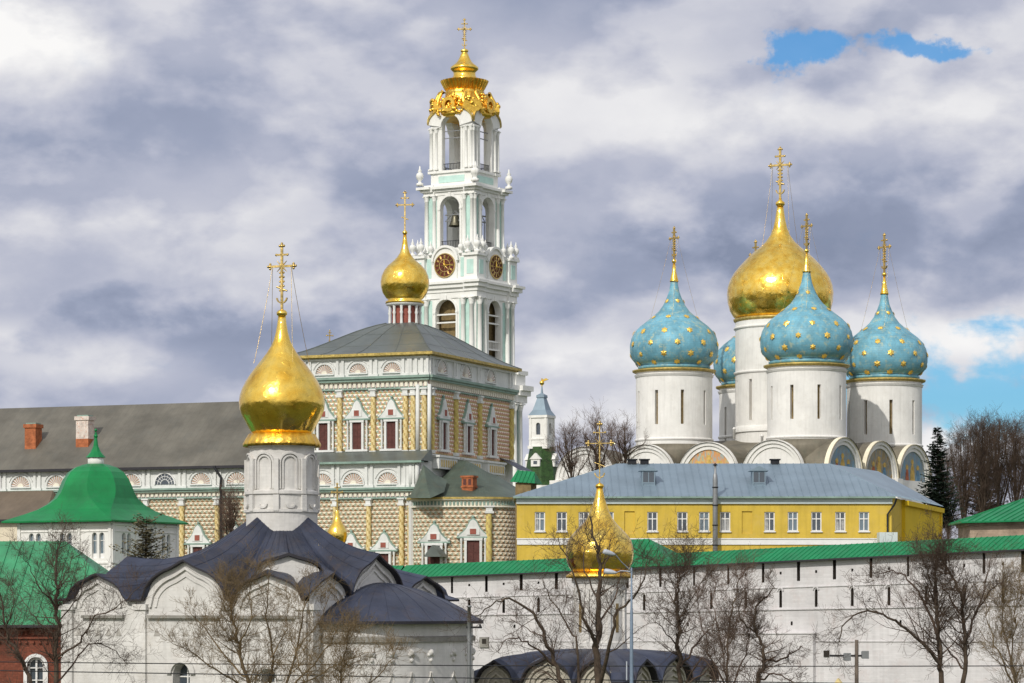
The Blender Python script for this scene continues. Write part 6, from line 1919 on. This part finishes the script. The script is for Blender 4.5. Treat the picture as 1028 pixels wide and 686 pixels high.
# ------------------------------------------------------------------ trees
class Tree:
    def __init__(s, name, label, D, px, limbs, seed, bark, twig, rmin=.0048, dens=1.0, sub=1.0, group=None, base_r=None, upb=.25, tw_len=1.0, levels=3, thick=.66, sparse=()):
        random.seed(seed)
        w = Pw(px, HOR, D); z0 = gz(w.x, D)
        s.R = Root(name, label, 'tree', (w.x, w.y, z0 - .15), 0, group)
        s.tr = MB(); s.br = MB(); s.rmin = rmin; s.upb = upb; s.D = D
        s.rk = max(1, rmin/.0055); s.levels = levels; s.sub = sub; s.tw_len = tw_len
        for li, (pts, r0, r1) in enumerate(limbs):
            r0 *= thick; r1 *= thick
            P = []
            for q in pts:
                dy = q[2] if len(q) > 2 else 0
                p = Pw(q[0], q[1], D + dy) - s.R.loc; P.append(p)
            # smooth + wiggle
            path = []
            for i in range(len(P) - 1):
                for k in range(4):
                    t = k/4; a = P[max(0, i-1)]; b = P[i]; c = P[i+1]; d = P[min(len(P)-1, i+2)]
                    path.append(.5*((2*b) + (c - a)*t + (2*a - 5*b + 4*c - d)*t*t + (-a + 3*b - 3*c + d)*t**3))
            path.append(P[-1])
            n = len(path)
            for i in range(1, n - 1): path[i] = path[i] + Vector([random.gauss(0, .035) for _ in range(3)])
            rad = [r0 + (r1 - r0)*(i/(n-1))**.8 for i in range(n)]
            (s.tr if r0 > .055 else s.br).tube(path, rad, 8 if r0 > .055 else 5)
            Lt = sum((path[i+1] - path[i]).length for i in range(n - 1))
            lo = int(n*.28) if r0 > .1 else 1
            cnt = int(Lt*3.2*dens)
            for _ in range(cnt):
                f = random.uniform(lo/n, 1)**.8; i = min(n - 2, int(f*(n-1)))
                p = path[i].lerp(path[i+1], random.random()); dr = (path[i+1] - path[i]).normalized()
                if li in sparse and random.random() < .5: continue
                s.grow(p, dr, min(Lt*.42, random.uniform(.7, 2.1)*sub)*(1.1 - .45*f), max(s.rmin*1.3, rad[i]*random.uniform(.22, .42)), 1)
        if s.tr.v: s.tr.build('trunk', M[bark], s.R)
        if s.br.v: s.br.build('crown', M[twig], s.R)
    def grow(s, p, dr, ln, r, lv):
        r = min(r, (.026 if lv == 1 else .012)*s.rk)
        ax = Vector([random.gauss(0, 1) for _ in range(3)]).cross(dr)
        if ax.length < .01: return
        ax.normalize(); d = (Matrix.Rotation(radians(random.uniform(28, 68)), 3, ax) @ dr).normalized()
        n = 5 if lv < 3 else 3
        pts = [p.copy()]; seg = ln/n
        for k in range(n):
            d = (d + Vector([random.gauss(0, .17) for _ in range(3)]) + Vector((0, 0, s.upb*.35))).normalized()
            pts.append(pts[-1] + d*seg)
        rad = [max(s.rmin*.7, r*(1 - .75*k/n)) for k in range(n + 1)]
        s.br.tube(pts, rad, 4 if lv == 1 else 3)
        if lv < s.levels:
            for _ in range({1: 7, 2: 5}.get(lv, 2)):
                k = random.randint(1, n); q = pts[k-1].lerp(pts[k], random.random())
                s.grow(q, (pts[k] - pts[k-1]).normalized(), ln*random.uniform(.35, .65)*s.tw_len, rad[k]*.7, lv + 1)

FG = 'bare trees in front of the churches and wall'
Tree('bare_tree', 'bare tree with dark trunk rising beside the red brick wall, far left', 100, 56, [
    ([(55, 1010), (55, 760), (56, 690), (57, 640), (57, 600), (55, 570, .3), (60, 545, .5)], .20, .03),
    ([(57, 660), (80, 645, -1), (96, 620, -1.6), (115, 612, -2), (140, 590, -2.5)], .07, .015),
    ([(56, 688), (72, 668, 1), (85, 650, 1.5), (100, 646, 2), (118, 655, 2.2), (128, 668, 2.5)], .06, .015),
    ([(57, 625), (75, 605, .8), (84, 585, 1.2), (88, 560, 1.5)], .045, .012),
    ([(57, 610), (40, 590, -.8), (30, 570, -1), (22, 555, -1.2)], .045, .012),
    ([(56, 640), (40, 625, 1), (24, 605, 1.2), (12, 590, 1.5)], .04, .012),
    ([(57, 600), (66, 575, -.5), (75, 556, -.6)], .035, .01)], 11, 'bark', 'twig3', dens=1.25, sub=.85, group=FG)
Tree('bare_tree', 'bare tree leaning left across the red brick building at the left edge', 94, 38, [
    ([(45, 1010), (40, 760), (30, 690), (20, 660), (8, 640), (2, 615), (0, 590)], .15, .03),
    ([(24, 672), (10, 650, 1), (-6, 640, 1)], .05, .012), ([(6, 630), (14, 605, -1), (10, 585, -1)], .04, .01), ([(2, 612), (-10, 590), (-16, 570)], .04, .01)], 12, 'bark', 'twig3', dens=1.0, sub=.7, group=FG)
Tree('bare_tree', 'yellowish brown many-stemmed bare tree before the white church gables', 98, 262, [
    ([(262, 1010), (262, 780), (258, 715), (244, 672), (238, 640), (232, 610, .4), (228, 580, .5)], .17, .02),
    ([(262, 740), (272, 690, 1), (274, 650, 1.2), (268, 610, 1.4), (272, 575, 1.5)], .10, .015),
    ([(263, 760), (285, 700, -.8), (298, 655, -1), (305, 615, -1.2), (312, 585, -1.4)], .10, .015),
    ([(246, 680), (222, 655, .6), (205, 630, 1), (190, 612, 1.2)], .06, .012),
    ([(244, 690), (218, 672, -1), (192, 655, -1.4), (172, 645, -1.8)], .06, .012),
    ([(286, 698), (315, 665, .8), (335, 640, 1.2), (345, 615, 1.5)], .06, .012),
    ([(288, 692), (325, 675, -.8), (355, 660, -1.4), (378, 655, -1.8)], .05, .012),
    ([(240, 648), (252, 620, -1), (250, 590, -1.2), (254, 570, -1.4)], .045, .01),
    ([(298, 650), (318, 628, -.6), (330, 600, -.8)], .04, .01),
    ([(272, 660), (288, 632, .8), (290, 600, 1)], .04, .01)], 21, 'bark2', 'twig2', dens=1.8, sub=.8, group=FG, upb=.35, rmin=.005)
Tree('bare_tree', 'tangled olive-brown bare tree in front of the church apse', 93, 330, [
    ([(330, 1010), (332, 800), (335, 730), (340, 690), (345, 660), (350, 635)], .13, .02),
    ([(334, 740), (360, 700, 1), (385, 672, 1.3), (400, 650, 1.6)], .06, .012), ([(333, 745), (312, 700, -1), (300, 670, -1.3), (292, 640, -1.5)], .06, .012)], 22, 'bark2', 'twig2', dens=1.8, sub=.75, group=FG, upb=.3, rmin=.005)
Tree('bare_tree', 'large dark bare tree standing in front of the gold dome', 90, 600, [
    ([(600, 1010), (600, 800), (601, 700), (600, 650), (601, 610), (603, 575, .2), (598, 545, .3), (592, 518, .4)], .27, .03),
    ([(600, 780), (575, 710, .8), (558, 672, 1), (548, 640, 1), (535, 618, .9), (515, 603, .6), (498, 605, .3), (480, 618, 0)], .15, .02),
    ([(600, 650), (586, 620, -.6), (580, 590, -.9), (572, 565, -1), (560, 540, -1.1)], .09, .015),
    ([(600, 690), (612, 650, -1), (618, 620, -1.2), (635, 600, -1.5), (648, 580, -1.7), (650, 560, -1.8)], .11, .015),
    ([(590, 735), (580, 690, 1.6), (579, 650, 1.8), (568, 625, 2), (552, 600, 2.2), (545, 580, 2.3)], .09, .015),
    ([(602, 625), (618, 600, .7), (625, 575, 1), (640, 560, 1.3)], .06, .012),
    ([(556, 668), (536, 650, -.6), (522, 640, -.9), (508, 642, -1.2), (498, 655, -1.4)], .06, .012),
    ([(600, 600), (588, 575, .7), (585, 550, 1), (578, 528, 1.1)], .05, .01),
    ([(601, 590), (610, 560, -.4), (614, 535, -.5)], .04, .01),
    ([(548, 640), (530, 632, 1.2), (512, 620, 1.6)], .04, .01)], 31, 'bark', 'twig3', dens=.92, sub=.88, group=FG, sparse=(0, 7, 8))
Tree('bare_tree', 'slim dark bare tree left of the middle of the fortress wall', 95, 682, [
    ([(684, 1010), (684, 790), (683, 700), (682, 650), (680, 620), (679, 600), (683, 575), (690, 556)], .17, .02),
    ([(683, 670), (700, 645, .8), (712, 634, 1), (728, 633, 1.2)], .07, .012), ([(684, 700), (705, 660, -1), (722, 690, -1.2), (735, 705, -1.4)], .05, .012),
    ([(680, 610), (668, 590, .5), (660, 572, .8)], .04, .01), ([(680, 625), (695, 600, -.8), (706, 580, -1)], .045, .01), ([(682, 650), (664, 630, -.8), (655, 612, -1)], .045, .01),
    ([(683, 690), (712, 672, .6), (730, 650, .8), (738, 625, 1)], .05, .01)], 41, 'bark', 'twig3', dens=1.45, sub=.9, group=FG)
Tree('bare_tree', 'pale brown twiggy bare tree between the slim and the gnarled tree', 101, 722, [
    ([(726, 1010), (726, 800), (728, 720), (730, 670), (732, 630), (738, 600), (742, 580)], .12, .015),
    ([(728, 700), (745, 665, .8), (752, 635, 1), (756, 605, 1.2)], .06, .01), ([(729, 690), (712, 655, -.8), (704, 625, -1), (700, 600, -1.2)], .06, .01),
    ([(730, 680), (722, 640, .8), (716, 605, 1), (718, 580, 1.2)], .05, .01)], 42, 'bark3', 'twig', dens=2.0, sub=.8, group=FG, upb=.4)
Tree('bare_tree', 'gnarled dark pruned tree with knobbly trunk left of floodlight pole', 92, 762, [
    ([(765, 1010), (764, 790), (760, 705), (762, 680), (767, 665), (764, 645), (757, 632), (760, 612), (768, 600)], .15, .04),
    ([(766, 664), (785, 662, .5), (795, 655, .8), (806, 650, 1)], .07, .02), ([(758, 634), (748, 628, -.5), (742, 615, -.7), (746, 600, -.8)], .05, .015),
    ([(764, 682), (780, 676, -.8), (795, 685, -1), (806, 692, -1)], .055, .015), ([(768, 600), (776, 590), (772, 578)], .035, .01)], 43, 'bark', 'twig3', dens=1.5, sub=.5, group=FG)
Tree('bare_tree', 'large bare tree with a long arching limb at right before the wall', 96, 945, [
    ([(946, 1010), (946, 790), (947, 700), (944, 660), (940, 620), (938, 590), (940, 560), (944, 545)], .20, .03),
    ([(968, 1010), (968, 790), (968, 700), (969, 655), (967, 620), (962, 590), (950, 570), (945, 555)], .18, .03),
    ([(945, 668), (925, 645, -.6), (905, 628, -1), (885, 617, -1.2), (862, 615, -1.3), (846, 630, -1.4), (843, 645, -1.4)], .10, .02),
    ([(942, 640), (930, 610, .8), (918, 590, 1), (903, 577, 1.2), (888, 574, 1.4), (880, 580, 1.4)], .08, .015),
    ([(969, 645), (980, 615, .8), (990, 585, 1.2), (995, 560, 1.4)], .08, .015), ([(967, 620), (952, 598, 1), (940, 575, 1.3)], .06, .012),
    ([(968, 672), (950, 650, 1), (938, 628, 1.3), (925, 600, 1.6)], .06, .012), ([(982, 610), (998, 590, -.5), (1010, 578, -.8)], .05, .012),
    ([(940, 600), (930, 570, -.8), (922, 552, -1)], .045, .01)], 51, 'bark', 'twig3', dens=1.35, sub=.9, group=FG)
Tree('bare_tree', 'pale tan bare tree cut by the right edge of the view', 104, 1022, [
    ([(1024, 1010), (1024, 790), (1020, 700), (1012, 650), (1006, 620), (1008, 590)], .12, .015),
    ([(1022, 740), (1030, 680, .8), (1034, 630, 1), (1028, 590, 1.2)], .08, .012), ([(1018, 690), (1002, 655, -.8), (992, 625, -1), (988, 600, -1.2)], .06, .01),
    ([(1020, 700), (1016, 650, 1.2), (1020, 610, 1.5), (1022, 580, 1.7)], .06, .01)], 52, 'bark3', 'twig2', dens=1.9, sub=.8, group=FG, upb=.4)

# trees inside the monastery
def bg_tree(px, ybase, ytop, D, seed, label, spread=18, n=6, bark='bark', twig='twig3', dens=1.0, group=None, rmin=.011):
    random.seed(seed); s = D/FPX
    zb = (CZ - gz(0, D))/s + HOR
    limbs = [([(px, zb), (px, ybase), (px + random.uniform(-2, 2), (ybase*.5 + ytop*.5)), (px + random.uniform(-3, 3), ytop)], .26, .04)]
    for k in range(n):
        f = random.uniform(.05, .62); y0 = ybase + (ytop - ybase)*f; dx = random.uniform(-1, 1)*spread; dd = random.uniform(-2.5, 2.5)
        y2 = ytop + abs(dx)/spread*12 + random.uniform(0, 8)
        limbs.append(([(px, y0 + 3), (px + dx*.45, y0*.62 + y2*.38, dd*.5), (px + dx*.85, y0*.28 + y2*.72, dd), (px + dx, y2, dd)], .11, .03))
    return Tree('bare_tree', label, D, px, limbs, seed, bark, twig, rmin=rmin, dens=dens*.36, sub=1.5, thick=.8, group=group, upb=.5)
BG = 'bare trees inside the monastery'
bg_tree(574, 505, 432, 282, 61, 'leftmost bare tree behind the yellow building roof', 20, 8, 'bark', 'twig', 1.2, BG, rmin=.008)
bg_tree(600, 505, 424, 285, 62, 'tallest bare tree behind the yellow building, right behind a gold cross', 22, 9, 'bark', 'twig', 1.2, BG, rmin=.008)
bg_tree(628, 500, 428, 288, 63, 'rightmost bare tree before the white cathedral gables', 24, 8, 'bark', 'twig', 1.1, BG, rmin=.008)
bg_tree(232, 560, 499, 262, 69, 'small brown bare tree between the downpipe wall and the gold domed drum', 9, 8, 'bark', 'twig', 1.6)
RG = 'bare trees at the right behind the yellow building'
for i, (px, yt, D, lb) in enumerate(((968, 436, 318, 'bare tree just right of the dark spruce'), (986, 428, 312, 'second bare tree right of the spruce, fine crown against white cloud'),
        (1003, 424, 322, 'tall bare tree between the spruce and the right edge'), (1020, 430, 315, 'bare tree nearest the right edge behind green tower roof'), (1036, 440, 320, 'bare tree just cut by the right edge of the view'), (952, 462, 330, 'low bare tree half behind the spruce'))):
    bg_tree(px, 545, yt, D, 70 + i, lb, 19, 15, 'bark', 'twig3', 1.35, RG, rmin=.009)

def conifer(name, label, px, ybase, ytop, D, rad_px, seed, mt='needle', bushy=1.0, group=None, pw=1.0, leaf=.10, step=1.0, ragged=0.0):
    random.seed(seed); s = D/FPX; w = Pw(px, HOR, D); z0 = gz(w.x, D)
    R = Root(name, label, 'tree', (w.x, w.y, z0 - .1), 0, group)
    zb, zt = R.Z(ybase), R.Z(ytop); H = zt - zb; Rm = rad_px*s
    mb = MB(); mb.tube([(0, 0, 0), (0, 0, zb), (.05, 0, zt)], [H*.02 + .12, H*.016 + .06, .02], 7); mb.build('trunk', M['bark'], R)
    c = MB(); z = zb; 
    while z < zt - .1:
        f = (z - zb)/H; r = Rm*((1 - f)**pw)*random.uniform(.72, 1.12) + .12
        nb = int(7 + 6*(1 - f)*bushy)
        for k in range(nb):
            a = random.uniform(0, 2*pi); ln = r*random.uniform(.65 - ragged*.6, 1.1); up_ = ragged*random.uniform(0, 1.2)
            if random.random() < ragged*.35: continue
            dr = Vector((cos(a), sin(a), 0)); sd = Vector((-sin(a), cos(a), 0))
            p0 = Vector((0, 0, z)); droop = random.uniform(-.35, .05)
            m = max(4, int(ln/.16*bushy))
            for q in range(m):
                t = (q + random.random())/m
                p = p0 + dr*ln*t + Vector((0, 0, ln*((droop + up_)*t + .18*t*t)))
                wd = leaf*(2.6*(1 - t) + .9)*random.uniform(.7, 1.4)
                for sg in (-1, 1):
                    e = p + sd*sg*wd + dr*leaf*random.uniform(.6, 1.8) + Vector((0, 0, random.uniform(-.7, .35)*leaf*1.6))
                    g = p + dr*leaf*random.uniform(1.0, 2.2) + Vector((0, 0, random.uniform(-.6, .5)*leaf))
                    c.face([p, e, g])
        z += random.uniform(.10, .22)*max(1, H/14)*step
    c.build('crown', M[mt], R)
conifer('spruce_tree', 'dark narrow spruce with pointed top right of the cathedral', 941, 530, 428, 300, 28, 81, bushy=1.3, pw=.8, leaf=.14, ragged=.22)
conifer('spruce_tree', 'second smaller dark spruce among the bare trees at right', 988, 520, 448, 335, 26, 82, bushy=1.2, pw=.75, leaf=.15, ragged=.3)
conifer('thuja_tree', 'loose brownish green conifer between the green domed tower and the white church', 146, 600, 519, 160, 36, 83, mt='needle2', bushy=1.7, pw=.35, leaf=.085, step=.85, ragged=.55)
